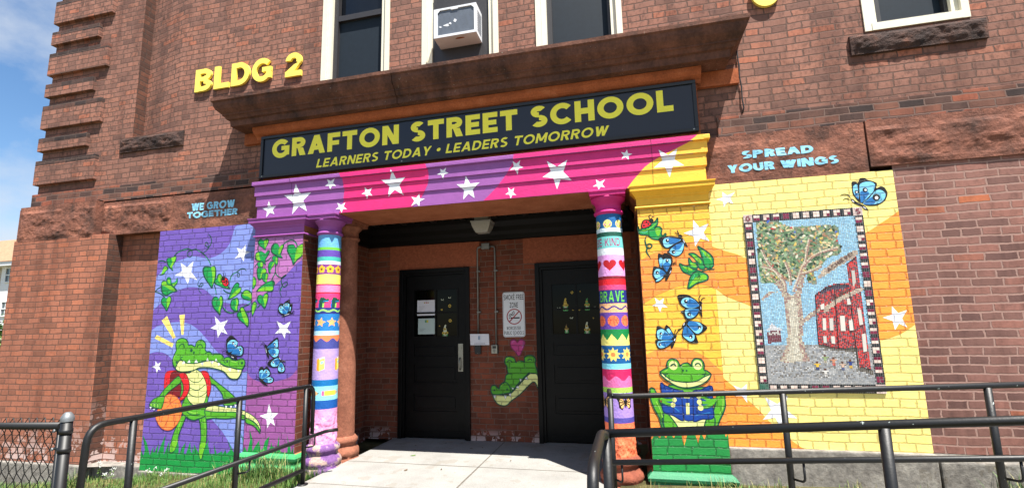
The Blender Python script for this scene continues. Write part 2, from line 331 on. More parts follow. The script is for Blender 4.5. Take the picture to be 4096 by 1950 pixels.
# lower walls
m=MB(); m.box(-2.335,-.713,-.085,.6,-.09,2.672,bev=.006); m.face([(-.712,-.080,-.09),(-.712,.11,-.09),(-.712,.11,2.67),(-.712,-.080,2.67)],1); part(m,'corner_buttress',[BR_LO,BR_DK],fix=False)
m=MB(); m.face([(-.75,.10,-.09),(.0,.10,-.09),(.0,.10,2.70),(-.75,.10,2.70)]); m.face([(.0,.10,-.09),(.0,.0,-.09),(.0,.0,2.70),(.0,.10,2.70)]); part(m,'recessed_wall',BR_LO)
m=MB(); m.face([(0,0,-.135),(1.5,0,-.135),(1.5,0,2.672),(0,0,2.672)]); part(m,'mural_wall',BR_LO)
m=MB(); m.face([(6.3,0,.3),(7.858,0,.346),(7.858,0,2.672),(6.3,0,2.672)]); part(m,'mural_wall',BR_LO)
m=MB(); m.face([(7.858,.002,.346),(14,.002,.346),(14,.002,2.75),(7.858,.002,2.75)]); m.face([(14,0,-.6),(14,9,-.6),(14,9,3.1),(14,0,3.1)])
part(m,'repointed_wall',BR_RT)
m=MB(); m.face([(-2.325,-.07,-.6),(-2.2,9,-.6),(-2.2,9,3.1),(-2.325,-.07,3.1)]); part(m,'side_wall',BR_LO)
# granite base
m=MB(); m.box(-2.41,-.69,-.13,.5,-1.2,-.09,bev=.015); m.box(-.685,.0,-.02,.5,-1.2,-.092,bev=.012); m.box(.004,1.5,-.03,.5,-1.2,-.137,bev=.012)
m.face([(-.70,-.125,-.1),(-.30,-.02,-.1),(-.30,.12,-.088),(-.70,.12,-.088)])
part(m,'granite_base',GRAN)
m=MB(); m.box(6.35,7.86,-.05,.5,-.8,.346,bev=.012); m.box(7.872,10.2,-.055,.5,-.8,.300,bev=.015); m.box(10.22,14,-.05,.5,-.8,.30,bev=.015); m.face([(7.86,-.02,.29),(14,-.02,.29),(14,.01,.36),(7.86,.01,.36)])
part(m,'granite_base',GRAN)
# rock faced brownstone band
ROCKY=[]
def rock(x0,x1,z0,z1,y0,y1,amp,seed,margin=.07,cell=.019,bottom=True):
    m=MB(); nx=max(4,int((x1-x0)/cell)); nz=max(4,int((z1-z0)/cell)); rows=[]
    def yy(x,z):
        e=min((x-x0)/.05,(x1-x)/.05,1); zb=min((z-z0)/.05,1)
        p=Vector((x*3.1+seed,z*4.5,seed*.7)); n=noise.fractal(p,.8,2.0,7)*.65+.22*abs(noise.noise(Vector((x*9+seed,z*14,1))))-.02
        q=noise.noise(Vector((x*2.2+seed*3,z*6,4.)));  n+= .5*max(0,q)
        top=max(0,min(1,(z1-margin-z)/.02))
        return y0-amp*(.35+n)*max(0,e)*max(0.25,zb)*top
    ROCKY.append(yy)
    for j in range(nz+1):
        z=z0+(z1-z0)*j/nz; rows.append([(x0+(x1-x0)*i/nx,yy(x0+(x1-x0)*i/nx,z),z) for i in range(nx+1)])
    m.grid(rows,0,False)
    m.grid([rows[-1],[(p[0],y0+.035,z1+.012) for p in rows[-1]],[(p[0],y1,z1+.02) for p in rows[-1]]],0,False)
    m.grid([[(p[0],y1,z0) for p in rows[0]],rows[0]],0,False)
    m.grid([[(x0,y1,r[0][2]) for r in rows],[r[0] for r in rows]],0,False); m.grid([[r[-1] for r in rows],[(x1,y1,r[0][2]) for r in rows]],0,False)
    return m
for i,(a,b,z0,z1,yf) in enumerate([(-2.29,-.975,2.655,3.125,-.084),(-.965,.155,2.672,3.125,.0),(.163,1.44,2.672,3.125,.0),(6.36,7.688,2.672,3.125,.0),(7.698,9.6,2.71,3.125,-.012),(9.61,11.5,2.71,3.125,-.012),(11.51,14.02,2.71,3.125,-.012)]):
    part(rock(a,b,z0,z1,yf,.3,.012 if i in (2,3) else .026,i*7.3+1),'stone_band',SAND)
SILLM=mat_stone('dark_rock_sill',(44,39,39),(78,58,52),(116,78,64),scale=6,bumpd=.016,bscale=26)
part(rock(-.83,.20,3.775,3.965,.022,.3,.034,77,margin=.005,cell=.013),'window_sill',SILLM,label='rough brownstone sill under the bricked-up window')
part(rock(7.68,8.72,3.77,3.955,.015,.3,.034,99,margin=.005,cell=.013),'window_sill',SILLM,label='dark rough stone sill under the cream framed window')
# ---------------------------------------------------------------- windows
GLASS=mat_plain('dark_window_glass',(14,18,24),rough=.06,spec=.4,var=.15)
SCREEN=mat_plain('window_screen',(26,36,46),rough=.6,spec=.2,var=.1)
SASH=mat_plain('dark_sash',(46,44,46),rough=.45,var=.1)
def window(x0,x1,z0,z1,ac=False,sill=None):
    w=MB(); t=.095; y0,y1=YU-.012,YU+.16
    w.box(x0,x0+t*.62,y0,y1,z0,z1); w.box(x0+t*.64,x0+t+.02,y0+.03,y1,z0,z1); w.box(x1-t*.62,x1,y0,y1,z0,z1); w.box(x1-t-.02,x1-t*.64,y0+.03,y1,z0,z1); w.box(x0,x1,y0,y1,z1-t,z1)
    if sill:
        w.box(x0+t*.62,x1-t*.62,y0-.004,y1,z0,z0+.07)
    fr=part(w,'window_frame',CREAM)
    s=MB(); a,b=x0+t+.02,x1-t-.02; s.box(a,a+.055,YU+.055,YU+.12,z0,z1-t); s.box(b-.03,b,YU+.055,YU+.12,z0,z1-t)
    s.box(a+.055,b-.03,YU+.06,YU+.12,z0+(.07 if sill else 0),z0+(.12 if sill else .16)); zz=z0+.98
    s.box(a+.055,b-.03,YU+.06,YU+.12,zz,zz+.07); part(s,'sash',SASH,fr)
    g=MB(); g.face([(a+.05,YU+.10,z0),(b-.02,YU+.10,z0),(b-.02,YU+.10,zz),(a+.05,YU+.10,zz)]); part(g,'insect_screen',SCREEN if not ac else SASH,fr)
    g=MB(); g.face([(a+.05,YU+.13,zz),(b-.02,YU+.13,zz),(b-.02,YU+.13,z1-t),(a+.05,YU+.13,z1-t)]); part(g,'pane',GLASS,fr)
    g=MB(); g.face([(a,YU+.2,z0),(b,YU+.2,z0),(b,YU+.2,z1),(a,YU+.2,z1)]); part(g,'backing',SASH,fr)
    return fr
for i,h in enumerate(WIN): 
    fr=window(*h,ac=(i==1),sill=(i==3)); fr['label']=['cream window left of the air conditioner','cream window holding the air conditioner','cream window right of the air conditioner','cream window above the dark stone sill'][i]
# ---------------------------------------------------------------- cornice, frieze, architrave
prof=[(.2,4.20),(-.385,4.092),(-.385,4.054),(-.368,4.040),(-.362,4.0),(-.345,3.965),(-.315,3.935),(-.296,3.92),(-.296,3.905),(-.282,3.90),(-.268,3.88),(-.262,3.868),(-.236,3.862),(-.230,3.792),(.03,3.792)]
m=MB(); xm=3.89; hw0=6.61-3.89
def ret(dy): return hw0+ (-.23-dy)          # mitred ends: return projects as far as the front
rows=[]
for y,z in prof:
    w=ret(y) if y<.03 else hw0-.26
    if y>.1: w=hw0+.155+.0
    rows.append((y,z,w))
rows[0]=(.2,4.20,hw0+.155)
SPL=(3.30)                                   # crack between the two cornice stones
def run(xa,xb,la,lb):
    a=[(xm-w if la else xa,y,z) for y,z,w in rows]; b=[(xm+w if lb else xb,y,z) for y,z,w in rows]
    n=14; m.grid([[Vector(p).lerp(Vector(q),k/n)+Vector((0,.006*noise.noise(Vector((k*2.1+xa,p[1]*20,p[2]*20))) if 0<k<n else 0,0)) for k in range(n+1)] for p,q in zip(a,b)],0,False)
    for L_,s in ((a,la),(b,lb)):
        if s: m.grid([L_,[(p[0],.05,p[2]) for p in L_]],0,False)
        else: m.poly(L_)
run(0,SPL-.004,True,False); run(SPL+.004,0,False,True)
part(m,'cornice',CORN,label='weathered brownstone cornice with a crack in the middle')
m=MB()
m.prof_x([(-.06,3.66),(-.075,3.69),(-.12,3.715),(-.145,3.75),(-.15,3.788),(.1,3.788)],1.40,6.37,sm=False)
m.box(1.163,1.50,-.004,.2,3.652,3.789); m.box(6.30,6.72,-.004,.2,3.640,3.789)
m.box(1.50,6.335,-.045,.2,3.13,3.66)
part(m,'bed_moulding',SANDO)
BEAM=mat_stone('orange_brown_beam_stone',(150,88,60),(170,104,74),(180,116,86),scale=5,bumpd=.003,bscale=80,streak=3)
FZ=[2.689,2.845,2.965,3.082,3.131]; FY=[-.060,-.072,-.086,-.112]
m=MB(); XA0,XA1=1.454,6.349
for k in range(4):
    e=FY[k]+.06; m.box(XA0+e,6.25,FY[k],.2,FZ[k]+.0005*k,FZ[k+1],bev=0 if k<3 else .008)
AR=part(m,'architrave',paint((150,88,160),'stone'))
m=MB()
for k in range(4):
    e=FY[k]+.06; m.box(6.2505,XA1-e,FY[k],.2,FZ[k]+.0005*k,FZ[k+1],bev=0 if k<3 else .008)
part(m,'architrave_end',paint((248,190,66),'stone'))
m=MB(); m.box(2.0,5.8,-.052,.612,2.684,2.688); m.face([(2.0,.612,2.684),(5.8,.612,2.684),(5.8,.612,3.1),(2.0,.612,3.1)]); part(m,'beam_soffit',BEAM)
# ---------------------------------------------------------------- pilasters
def pilaster(x0,x1,left):
    side=MB()
    xi=x1 if left else x0
    m=MB(); m.face([(x0,-.06,.10),(x1,-.06,.10),(x1,-.06,2.50),(x0,-.06,2.50)])
    xo=x0 if left else x1
    m.face([(xo,-.06,-.3),(xo,.05,-.3),(xo,.05,2.69),(xo,-.06,2.69)])
    p=part(m,'pilaster',BR_LO)
    # inner face runs on as the porch side wall
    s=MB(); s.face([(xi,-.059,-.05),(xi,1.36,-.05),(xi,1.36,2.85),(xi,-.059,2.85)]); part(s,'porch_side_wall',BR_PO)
    def mould(prof,mat,name,ends=True):
        q=MB(); rows=[]
        for pr,z in prof:
            a=(x0-pr,x1+pr) ; rows.append([(a[0],.04,z),(a[0],-.06-pr,z),(a[1],-.06-pr,z),(a[1],.9 if False else .20,z)])
        q.grid(rows,0,False); return part(q,name,mat,p)
    cap=[(.0,2.478),(.014,2.480),(.02,2.489),(.014,2.50),(.004,2.506),(.004,2.575),(.012,2.580),(.012,2.592),(.022,2.605),(.042,2.628),(.052,2.640),(.058,2.642),(.058,2.676),(.066,2.684),(.066,2.692),(.0,2.692)]
    mould(cap,paint((152,80,156),'stone') if left else paint((238,180,48),'stone'),'capital')
    base=[(.0,.137),(.01,.13),(.03,.118),(.045,.095),(.04,.07),(.025,.05),(.03,.02),(.055,.0),(.06,-.03),(.05,-.07),(.05,-.16),(.05,-.4)] if left else [(.0,.133),(.012,.125),(.03,.110),(.05,.085),(.045,.06),(.03,.04),(.035,.01),(.06,-.01),(.06,-.06),(.06,-.3)]
    mould(base,paint((60,150,92),'stone') if left else paint((44,120,82),'stone'),'base')
    # bare stone return of capital and base inside the porch
    s_=1 if left else -1
    for prof_,nm in ((cap,'capital_return'),(base,'base_return')):
        q=MB(); rows=[[(xi+s_*(pr*.9+.001),-.055-pr*.6,z),(xi+s_*(pr*.9+.001),.62,z)] for pr,z in prof_]; q.grid(rows,0,False); part(q,nm,BEAM,p)
    return p
PL=pilaster(1.454,2.09,True); PR=pilaster(5.713,6.349,False)
PL['label']='purple painted pilaster left of the entrance'; PR['label']='yellow painted pilaster right of the entrance'
# ---------------------------------------------------------------- porch interior
PY=1.35
DOORS=[(2.57,3.57),(4.45,5.45)]
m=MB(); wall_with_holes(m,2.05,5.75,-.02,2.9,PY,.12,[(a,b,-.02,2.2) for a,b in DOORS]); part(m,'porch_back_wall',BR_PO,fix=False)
LINT=mat_stone('stucco_lintel',(140,78,56),(152,86,62),(160,92,68),scale=20,bumpd=.006,bscale=45)
for a,b in ((2.416,3.713),(4.302,5.66)):
    m=MB(); m.box(a,b,PY-.006,PY+.1,2.205,2.535); part(m,'lintel',LINT)
CEIL=mat_plain('dark_ceiling_boards',(34,25,21),rough=.55,var=.25,scale=8)
m=MB(); m.face([(2.05,.55,2.83),(5.75,.55,2.83),(5.75,1.36,2.83),(2.05,1.36,2.83)])
x=2.1
while x<5.75:
    m.box(x,x+.03,.6,1.36,2.815,2.829); x+=.1425
for i in range(9):
    xx=2.25+i*.42; m.box(xx,xx+.07,.6,1.36,2.80,2.829)
part(m,'porch_ceiling',CEIL)
m=MB(); m.prof_x([(PY-.002,2.53),(PY-.03,2.545),(PY-.035,2.60),(PY-.07,2.64),(PY-.08,2.70),(PY-.13,2.76),(PY-.14,2.83)],2.09,5.713)
for xi,s_ in ((2.09,1),(5.713,-1)):
    rows=[[(xi+s_*(PY-y),.61,z),(xi+s_*(PY-y),PY,z)] for y,z in [(PY-.002,2.53),(PY-.03,2.545),(PY-.035,2.60),(PY-.07,2.64),(PY-.08,2.70),(PY-.13,2.76),(PY-.14,2.83)]]; m.grid(rows,0,False)
part(m,'crown_moulding',mat_plain('black_crown',(11,9,8),rough=.55,var=.2,spec=.2))
# ---------------------------------------------------------------- doors
GLD=mat_plain('door_glass',(6,8,7),rough=.06,spec=.10,var=.3,scale=4)
STEEL=mat_plain('brushed_steel',(150,148,140),rough=.35,metal=.9,var=.1)
PAPER=mat_plain('white_paper',(206,206,214),rough=.8,var=.03)
PAPERG=mat_plain('pale_green_paper',(172,188,186),rough=.8,var=.03)
def disc(m,c,r,y,mi=0,n=20,rx=None):
    m.poly([(c[0]+(rx or r)*math.cos(2*math.pi*k/n),y,c[1]+r*math.sin(2*math.pi*k/n)) for k in range(n)],mi)
def door(x0,x1,label):
    m=MB(); t=.055
    m.box(x0,x0+t,PY-.03,PY+.1,0,2.2,bev=.004); m.box(x1-t,x1,PY-.03,PY+.1,0,2.2,bev=.004); m.box(x0+t,x1-t,PY-.03,PY+.1,2.2-t,2.2,bev=.004)
    m.box(x0+t,x0+t+.03,PY+.0,PY+.1,0,2.145); m.box(x1-t-.03,x1-t,PY+.0,PY+.1,0,2.145); m.box(x0+t+.03,x1-t-.03,PY+.0,PY+.1,2.115,2.145)
    d=part(m,'door',DOORM,label=label)
    l=MB(); a,b=x0+.088,x1-.088; w0,w1=a+.115,b-.10; ya=PY+.03
    pans=[(.34,.56),(.70,.93),(1.04,1.20)]
    holes=[(w0,w1,z0,z1,.015) for z0,z1 in pans]+[(w0,w1,1.30,1.92,.02)]
    wall_with_holes(l,a,b,.012,2.112,ya,.02,holes)
    for z0,z1 in pans:
        l.box(w0+.035,w1-.035,ya+.002,ya+.014,z0+.035,z1-.035,bev=.005)
    part(l,'door_leaf',DOORM,d,fix=False)
    g=MB(); g.face([(w0,ya+.018,1.30),(w1,ya+.018,1.30),(w1,ya+.018,1.92),(w0,ya+.018,1.92)]); part(g,'glass_pane',GLD,d)
    g=MB(); xm_=(w0+w1)/2; g.box(xm_-.011,xm_+.011,ya+.004,ya+.016,1.30,1.92); g.box(w0,w1,ya+.0045,ya+.0155,1.60,1.622)
    for q in ((w0-.02,w0,1.28,1.94),(w1,w1+.02,1.28,1.94),(w0,w1,1.92,1.94),(w0,w1,1.28,1.30)): g.box(q[0],q[1],ya-.007,ya-.0005,q[2],q[3])
    part(g,'glazing_bars',DOORM,d)
    k=MB(); k.box(a,b,ya-.006,ya-.001,.012,.10); 
    for i in range(5): 
        cx=a+.06+i*(b-a-.12)/4; k.lathe([(0,0),(.008,0),(.008,.004),(0,.004)],(cx,0,0),10) if False else k.box(cx-.006,cx+.006,ya-.010,ya-.006,.06,.072)
    part(k,'kick_plate',DOORM,d)
    return d,ya,w0,w1
D1,ya,w0,w1=door(*DOORS[0],'black panelled door with notices and the steel handle')
D2,_,v0,v1=door(*DOORS[1],'black panelled door half hidden by the right column')
def Yx(t): return t
# steel handle on the left door
(hx0,hz1)=(3.3962,1.1996); (hx1,hz0)=(3.4627,0.8447)
m=MB(); m.box(hx0,hx1,ya-.006,ya-.001,hz0,hz1,bev=.002); hp=part(m,'handle_plate',STEEL,D1)
m=MB(); xc=(hx0+hx1)/2-.005; zt=hz1-(hz1-hz0)*.50; zb=hz0+.02; m.tube([(xc,ya-.004,zt),(xc,ya-.03,zt-.012),(xc,ya-.045,zt-.035),(xc,ya-.045,zb+.035),(xc,ya-.03,zb+.012),(xc,ya-.004,zb)],.008,10)
part(m,'pull_handle',STEEL,D1); m=MB(); q=(xc+.005,hz1-.06); m.tube([(q[0],ya-.001,q[1]),(q[0],ya-.016,q[1])],.019,16)
part(m,'lock_cylinder',STEEL,D1)
# ---------------------------------------------------------------- columns
BEAD=[]
def lathe_part(prof,c,mat,name,parent,n=48,rough=0,seed=0):
    m=MB(); m.lathe(prof,c,n)
    if rough:
        m.v=[(x+(x-c[0])*rough*f,y+(y-c[1])*rough*f,z) for (x,y,z) in m.v for f in [noise.fractal(Vector((x*14+seed,y*14,z*9)),1,2,4)]]
    return part(m,name,mat,parent)
COLX=(2.352,5.443); CY1,CY2=.05,.40
RB,RT_=.134,.121
def shaft_r(z): t=max(0,min(1,(z-.30)/(2.47-.30))); return RB+(RT_-RB)*t**1.5
def column(x,y,label,capm,basem,shaftm=None,seed=0):
    e=empty('column',(x,y,0),parent=SB); e.matrix_parent_inverse=Matrix.Translation(SB.location).inverted(); e['label']=label
    c=(x,y,0)
    lathe_part([(RT_,2.455),(RT_+.012,2.462),(RT_+.021,2.472),(RT_+.021,2.484),(RT_+.012,2.493),(RT_+.003,2.497),(RT_+.003,2.56),(RT_+.01,2.565),(RT_+.012,2.575),(RT_+.03,2.59),(RT_+.043,2.612),(RT_+.046,2.625),(.0,2.626)],c,capm,'capital',e)
    m=MB(); m.box(x-.168,x+.168,y-.168,y+.168,2.627,2.662,bev=.004); m.box(x-.177,x+.177,y-.177,y+.177,2.662,2.687,bev=.006); part(m,'abacus',capm,e)
    lathe_part([(.0,.235),(.14,.235),(.15,.225),(.168,.21),(.176,.185),(.168,.165),(.15,.15),(.15,.135),(.16,.115),(.185,.095),(.196,.065),(.19,.035),(.175,.012),(.19,.008),(.19,-.05)],c,basem,'base',e,rough=.05,seed=seed)
    if shaftm:
        pr=[(shaft_r(z),z) for z in [.22+i*.04 for i in range(57)]]
        m=MB(); m.lathe(pr,c,48); 
        m.v=[(X+(X-c[0])*f,Y+(Y-c[1])*f,Z) for (X,Y,Z) in m.v for f in [max(0,.62-Z)*.09*noise.fractal(Vector((X*16,Y*16,Z*10)),1,2,4)]]
        part(m,'shaft',shaftm,e)
    return e
BROWN=mat_stone('bare_brownstone',(118,74,58),(146,94,74),(160,112,92),scale=6,bumpd=.006,bscale=50)
PBASE=mat_stone('flaking_purple_base',(116,80,134),(124,90,140),(170,146,138),scale=7,bumpd=.012,bscale=30)
for nd in PBASE.node_tree.nodes:
    if nd.bl_idname=='ShaderNodeValToRGB' and len(nd.color_ramp.elements)==3:
        for e,p in zip(nd.color_ramp.elements,(.47,.50,.53)): e.position=p
COLS=[column(COLX[0],CY1,'striped column at the left of the entrance with flowers and pencils',paint((148,76,150),'stone'),PBASE,seed=3),
      column(COLX[0],CY2,'bare brown column behind the left striped one',BROWN,BROWN,BROWN,seed=5),
      column(COLX[1],CY1,'striped column at the right of the entrance with hearts and basketballs',paint((200,40,120),'stone'),mat_stone('red_stone_base',(120,66,52),(138,78,60),scale=6,bumpd=.01,bscale=30),seed=9),
      column(COLX[1],CY2,'bare brown column behind the right striped one',BROWN,BROWN,BROWN,seed=11)]

# ---------------------------------------------------------------- painting helpers
C_={'pu':(112,86,176),'pe':(128,144,216),'mg':(154,86,152),'li':(174,108,172),'gd':(16,78,58),'gm':(22,148,70),'gl':(116,190,42),'gg':(22,142,64),'tl':(84,184,150),'w':(238,240,246),'k':(17,17,21),
'bl':(126,204,238),'bb':(34,110,176),'re':(220,32,42),'dr':(118,22,32),'cr':(226,230,148),'cg':(84,168,40),'ch':(136,200,72),'or':(250,138,66),'ol':(196,86,60),'ye':(250,226,120),'am':(246,188,66),'og':(246,148,66),'yl':(250,231,134),
'bk':(18,64,150),'bd':(12,34,92),'pk':(190,62,130),'pd':(128,34,84),'hp':(232,44,118),'h2':(208,44,122),'av':(150,86,160),'ay':(248,190,66),'oo':(250,156,62),'sk':(120,190,228),'ng':(36,140,68)}
def catmull(p,closed=True,n=5):
    out=[]; m=len(p)
    for i in range(m if closed else m-1):
        g=(lambda k:p[k%m]) if closed else (lambda k:p[max(0,min(m-1,k))])
        a,b,c,d=g(i-1),g(i),g(i+1),g(i+2)
        for k in range(n):
            t=k/n
            out.append(tuple(.5*((2*b[q])+(-a[q]+c[q])*t+(2*a[q]-5*b[q]+4*c[q]-d[q])*t*t+(-a[q]+3*b[q]-3*c[q]+d[q])*t**3) for q in (0,1)))
    if not closed: out.append(p[-1])
    return out
def strip(p,w,closed=False,taper=False):
    """polyline -> quads of width w"""
    n=len(p); L_=[];R_=[]
    for i in range(n):
        a=p[(i-1)%n] if closed else p[max(i-1,0)]; b=p[(i+1)%n] if closed else p[min(i+1,n-1)]
        dx,dy=b[0]-a[0],b[1]-a[1]; d=math.hypot(dx,dy) or 1; ww=w/2*(1-.75*abs(2*i/(n-1)-1)**3 if taper else 1)
        L_.append((p[i][0]-dy/d*ww,p[i][1]+dx/d*ww)); R_.append((p[i][0]+dy/d*ww,p[i][1]-dx/d*ww))
    q=[]
    for i in range(n if closed else n-1):
        j=(i+1)%n; q.append([L_[i],L_[j],R_[j],R_[i]])
    return q
def clip(poly,ax,lo,hi):
    for s,lim in ((1,lo),(-1,hi)):
        out=[]
        for i in range(len(poly)):
            a,b=poly[i-1],poly[i]; da,db=s*(a[ax]-lim),s*(b[ax]-lim)
            if (da<0)!=(db<0):
                t=da/(da-db); out.append((a[0]+(b[0]-a[0])*t,a[1]+(b[1]-a[1])*t))
            if db>=0: out.append(b)
        poly=out
        if len(poly)<3: return []
    return poly
def star(p):
    cx=sum(q[0] for q in p)/5; cz=sum(q[1] for q in p)/5; o=[]
    for i in range(5):
        a,b=p[i],p[(i+1)%5]; o.append(a); mx_,mz=(a[0]+b[0])/2,(a[1]+b[1])/2; o.append((cx+(mx_-cx)*.5,cz+(mz-cz)*.5))
    return o
def shapes(items):
    """DSL items -> flat list of (colour key, polygon)"""
    out=[]
    for st,v in items:
        a=st.split(); kind=a[0][0]; 
        if kind=='o':
            for i in range(0,len(v),3):
                x,z,r=[t/1000 for t in v[i:i+3]]; out.append((a[1],[(x+r*math.cos(k*.3927),z+r*1.08*math.sin(k*.3927)) for k in range(16)]))
            continue
        p=[(v[i]/1000,v[i+1]/1000) for i in range(0,len(v),2)]
        if kind=='*': out.append((a[1],star(p)))
        elif kind in 'sp':
            q=catmull(p) if kind=='s' else p
            out.append((a[1],q))
            if len(a)>2:
                w=float(a[3])/1000 if len(a)>3 else .013
                out+=[(a[2],s) for s in [[('strip',)]] if False]
                out.append((a[2],('strip',strip(q,w,True))))
        elif kind=='l':
            q=catmull(p,False,4); out.append((a[1],('strip',strip(q,float(a[0][1:])/1000,False,'t' in a))))
        elif kind=='f':                                                   # leaf: dark outline, mid green body, light half (second polygon follows as 'h')
            q=catmull(p); cx=sum(t[0] for t in q)/len(q); cz=sum(t[1] for t in q)/len(q)
            out.append(('gd',q)); out.append(('gm',[(cx+(x-cx)*.80,cz+(z-cz)*.83) for x,z in q]))
        elif kind=='h':
            out.append(('gl',catmull(p)))
    return out
def picture(name,items,y,base,parent,kind='brick',bands=None,xclip=None,zclip=None,step=.00004):
    """one painted figure: stacked thin coats of paint on the wall plane y"""
    m=MB(); mats=[]; idx={}
    for n_,(c,poly) in enumerate(shapes(items)):
        if c not in idx: idx[c]=len(mats); mats.append(paint(C_[c],kind))
        off=.0013+base*.4+n_*step
        polys=poly[1] if isinstance(poly[0],str) else [poly]
        for pl in polys:
            for z0,z1,yy in (bands or [(-9,99,y)]):
                q=pl
                if bands: q=clip(q,1,z0,z1)
                if q and xclip: q=clip(q,0,*xclip)
                if q and zclip: q=clip(q,1,*zclip)
                if len(q)>=3:
                    if len(q)==4 and len(polys)>1: m.face([(x,yy-off,z) for x,z in q],idx[c])
                    else: m.poly([(x,yy-off,z) for x,z in q],idx[c])
    if not m.f: return None
    return part(m,name,mats,parent,fix=False)
# ---------------------------------------------------------------- stroke lettering
def arc(cx,cy,rx,ry,a0,a1,t,n=None):
    n=n or max(4,int(abs(a1-a0)/14)); o=[];i_=[]
    for k in range(n+1):
        a=R(a0+(a1-a0)*k/n); o.append((cx+rx*math.cos(a),cy+ry*math.sin(a))); i_.append((cx+max(rx-t,.01)*math.cos(a),cy+max(ry-t,.01)*math.sin(a)))
    return [[o[k],o[k+1],i_[k+1],i_[k]] for k in range(n)]
def rc(a,b,c,d): return [[(a,b),(c,b),(c,d),(a,d)]]
def dg(x0,y0,x1,y1,t): return [[(x0,y0),(x0+t,y0),(x1+t,y1),(x1,y1)]]
def glyph(c,t):
    h=t*1.08; d=t*1.12
    if c==' ': return [],.32
    if c=='I': return rc(0,0,t,1),t
    if c=='L': return rc(0,0,t,1)+rc(t,0,.62,h*.95),.62
    if c=='E': return rc(0,0,t,1)+rc(t,0,.66,h*.9)+rc(t,1-h*.9,.66,1)+rc(t,.5-h*.43,.61,.5+h*.43),.66
    if c=='F': return rc(0,0,t,1)+rc(t,1-h*.9,.66,1)+rc(t,.46-h*.43,.61,.46+h*.43),.66
    if c=='T': return rc(0,1-h*.95,.76,1)+rc(.38-t/2,0,.38+t/2,1-h*.95),.76
    if c=='H': return rc(0,0,t,1)+rc(.80-t,0,.80,1)+rc(t,.5-h/2,.80-t,.5+h/2),.80
    if c=='N': return rc(0,0,t,1)+rc(.82-t,0,.82,1)+dg(.82-t*1.0-d*.15,0,0,1,d*1.0),.82
    if c=='M': return rc(0,0,t,1)+rc(.98-t,0,.98,1)+dg(.49-d*.5,.20,0,1,d)+dg(.49-d*.5,.20,.98-d,1,d),.98
    if c=='W': return dg(.24,0,0,1,d)+dg(.24,0,.58-d/2,1,d)+dg(1.16-.24-d,0,.58-d/2,1,d)+dg(1.16-.24-d,0,1.16-d,1,d),1.16
    if c=='V': return dg(.44-d/2,0,0,1,d)+dg(.44-d/2,0,.88-d,1,d),.88
    if c=='A': return dg(0,0,.46-d/2,1,d)+dg(.92-d,0,.46-d/2,1,d)+rc(.23,.20,.69,.20+h*.8),.92
    if c=='Y': return dg(.42-d/2,.40,0,1,d)+dg(.42-d/2,.40,.84-d,1,d)+rc(.42-t/2,0,.42+t/2,.42),.84
    if c=='K': return rc(0,0,t,1)+dg(.78-d*1.1,0,t*.9,.55,d*1.1)+dg(t*.9,.42,.76-d*1.1,1,d*1.1),.78
    if c=='Z': return rc(0,0,.70,h*.9)+rc(0,1-h*.9,.70,1)+dg(0,h*.9,.70-d*1.15,1-h*.9,d*1.15),.70
    if c=='O': return arc(.52,.5,.52,.515,0,360,t,30),1.04
    if c=='C': return arc(.50,.5,.50,.515,42,318,t,24),.90
    if c=='G': return arc(.50,.5,.50,.515,42,325,t,24)+rc(.52,.40,.96,.40+h*.85)+rc(.96-t,.12,.96,.42),.98
    if c=='D': return rc(0,0,t,1)+rc(t,0,.36,h*.95)+rc(t,1-h*.95,.36,1)+arc(.36,.5,.48,.5,-90,90,t,16),.84
    if c in 'PRB':
        q=rc(0,0,t,1); r0=.29 if c!='B' else .27; cy=1-r0
        q+=rc(t,1-h*.85,.40,1)+rc(t,1-2*r0,.40,1-2*r0+h*.8)+arc(.40,cy,.33,r0,-90,90,t*.98,12)
        if c=='R': q+=[[(.30,1-2*r0),(.30+d*1.1,1-2*r0),(.76,0),(.76-d*1.1,0)]]
        if c=='B': q+=rc(t,0,.42,h*.85)+arc(.42,.5*(1-2*r0)+.035,.34,.5*(1-2*r0)+.035,-90,90,t*.98,12)
        return q,.76
    if c=='U': return rc(0,.38,t,1)+rc(.78-t,.38,.78,1)+arc(.39,.38,.39,.395,180,360,t,16),.78
    if c=='S':
        return arc(.36,.735,.34,.28,38,272,t,16)+arc(.36,.275,.36,.29,-142,88,t,16)+[],.72
    if c=='2': return arc(.34,.68,.34,.335,-28,178,t,14)+[[(.02,h*.9),(.02+d*1.5,h*.9),(.66,.60),(.66-d*1.15,.50)]]+rc(0,0,.68,h*.95),.70
    if c=='.': return arc(.2,.5,.19,.19,0,360,.185,16),.40
    if c=='!': return rc(0,.32,t,1)+rc(0,0,t,.18),t
    return rc(0,0,.5,1),.5
def text_polys(s,t,track=.14,shear=0,wob=0,seed=1):
    """per character: list of quads"""
    x=0; out=[]; rnd=random.Random(seed)
    for ch in s:
        g,w=glyph(ch,t); a=rnd.uniform(-wob,wob); dz=rnd.uniform(-wob,wob)*.25; sc=1+rnd.uniform(-wob,wob)*.4
        cur=[]
        for q in g:
            o=[]
            for px,pz in q:
                px,pz=(px-w/2)*sc,(pz-.5)*sc
                px,pz=px*math.cos(a)-pz*math.sin(a),px*math.sin(a)+pz*math.cos(a)
                px+=w/2; pz+=.5+dz; o.append((x+px+shear*pz,pz))
            cur.append(o)
        out.append(cur); x+=w+track
    return out,x-track
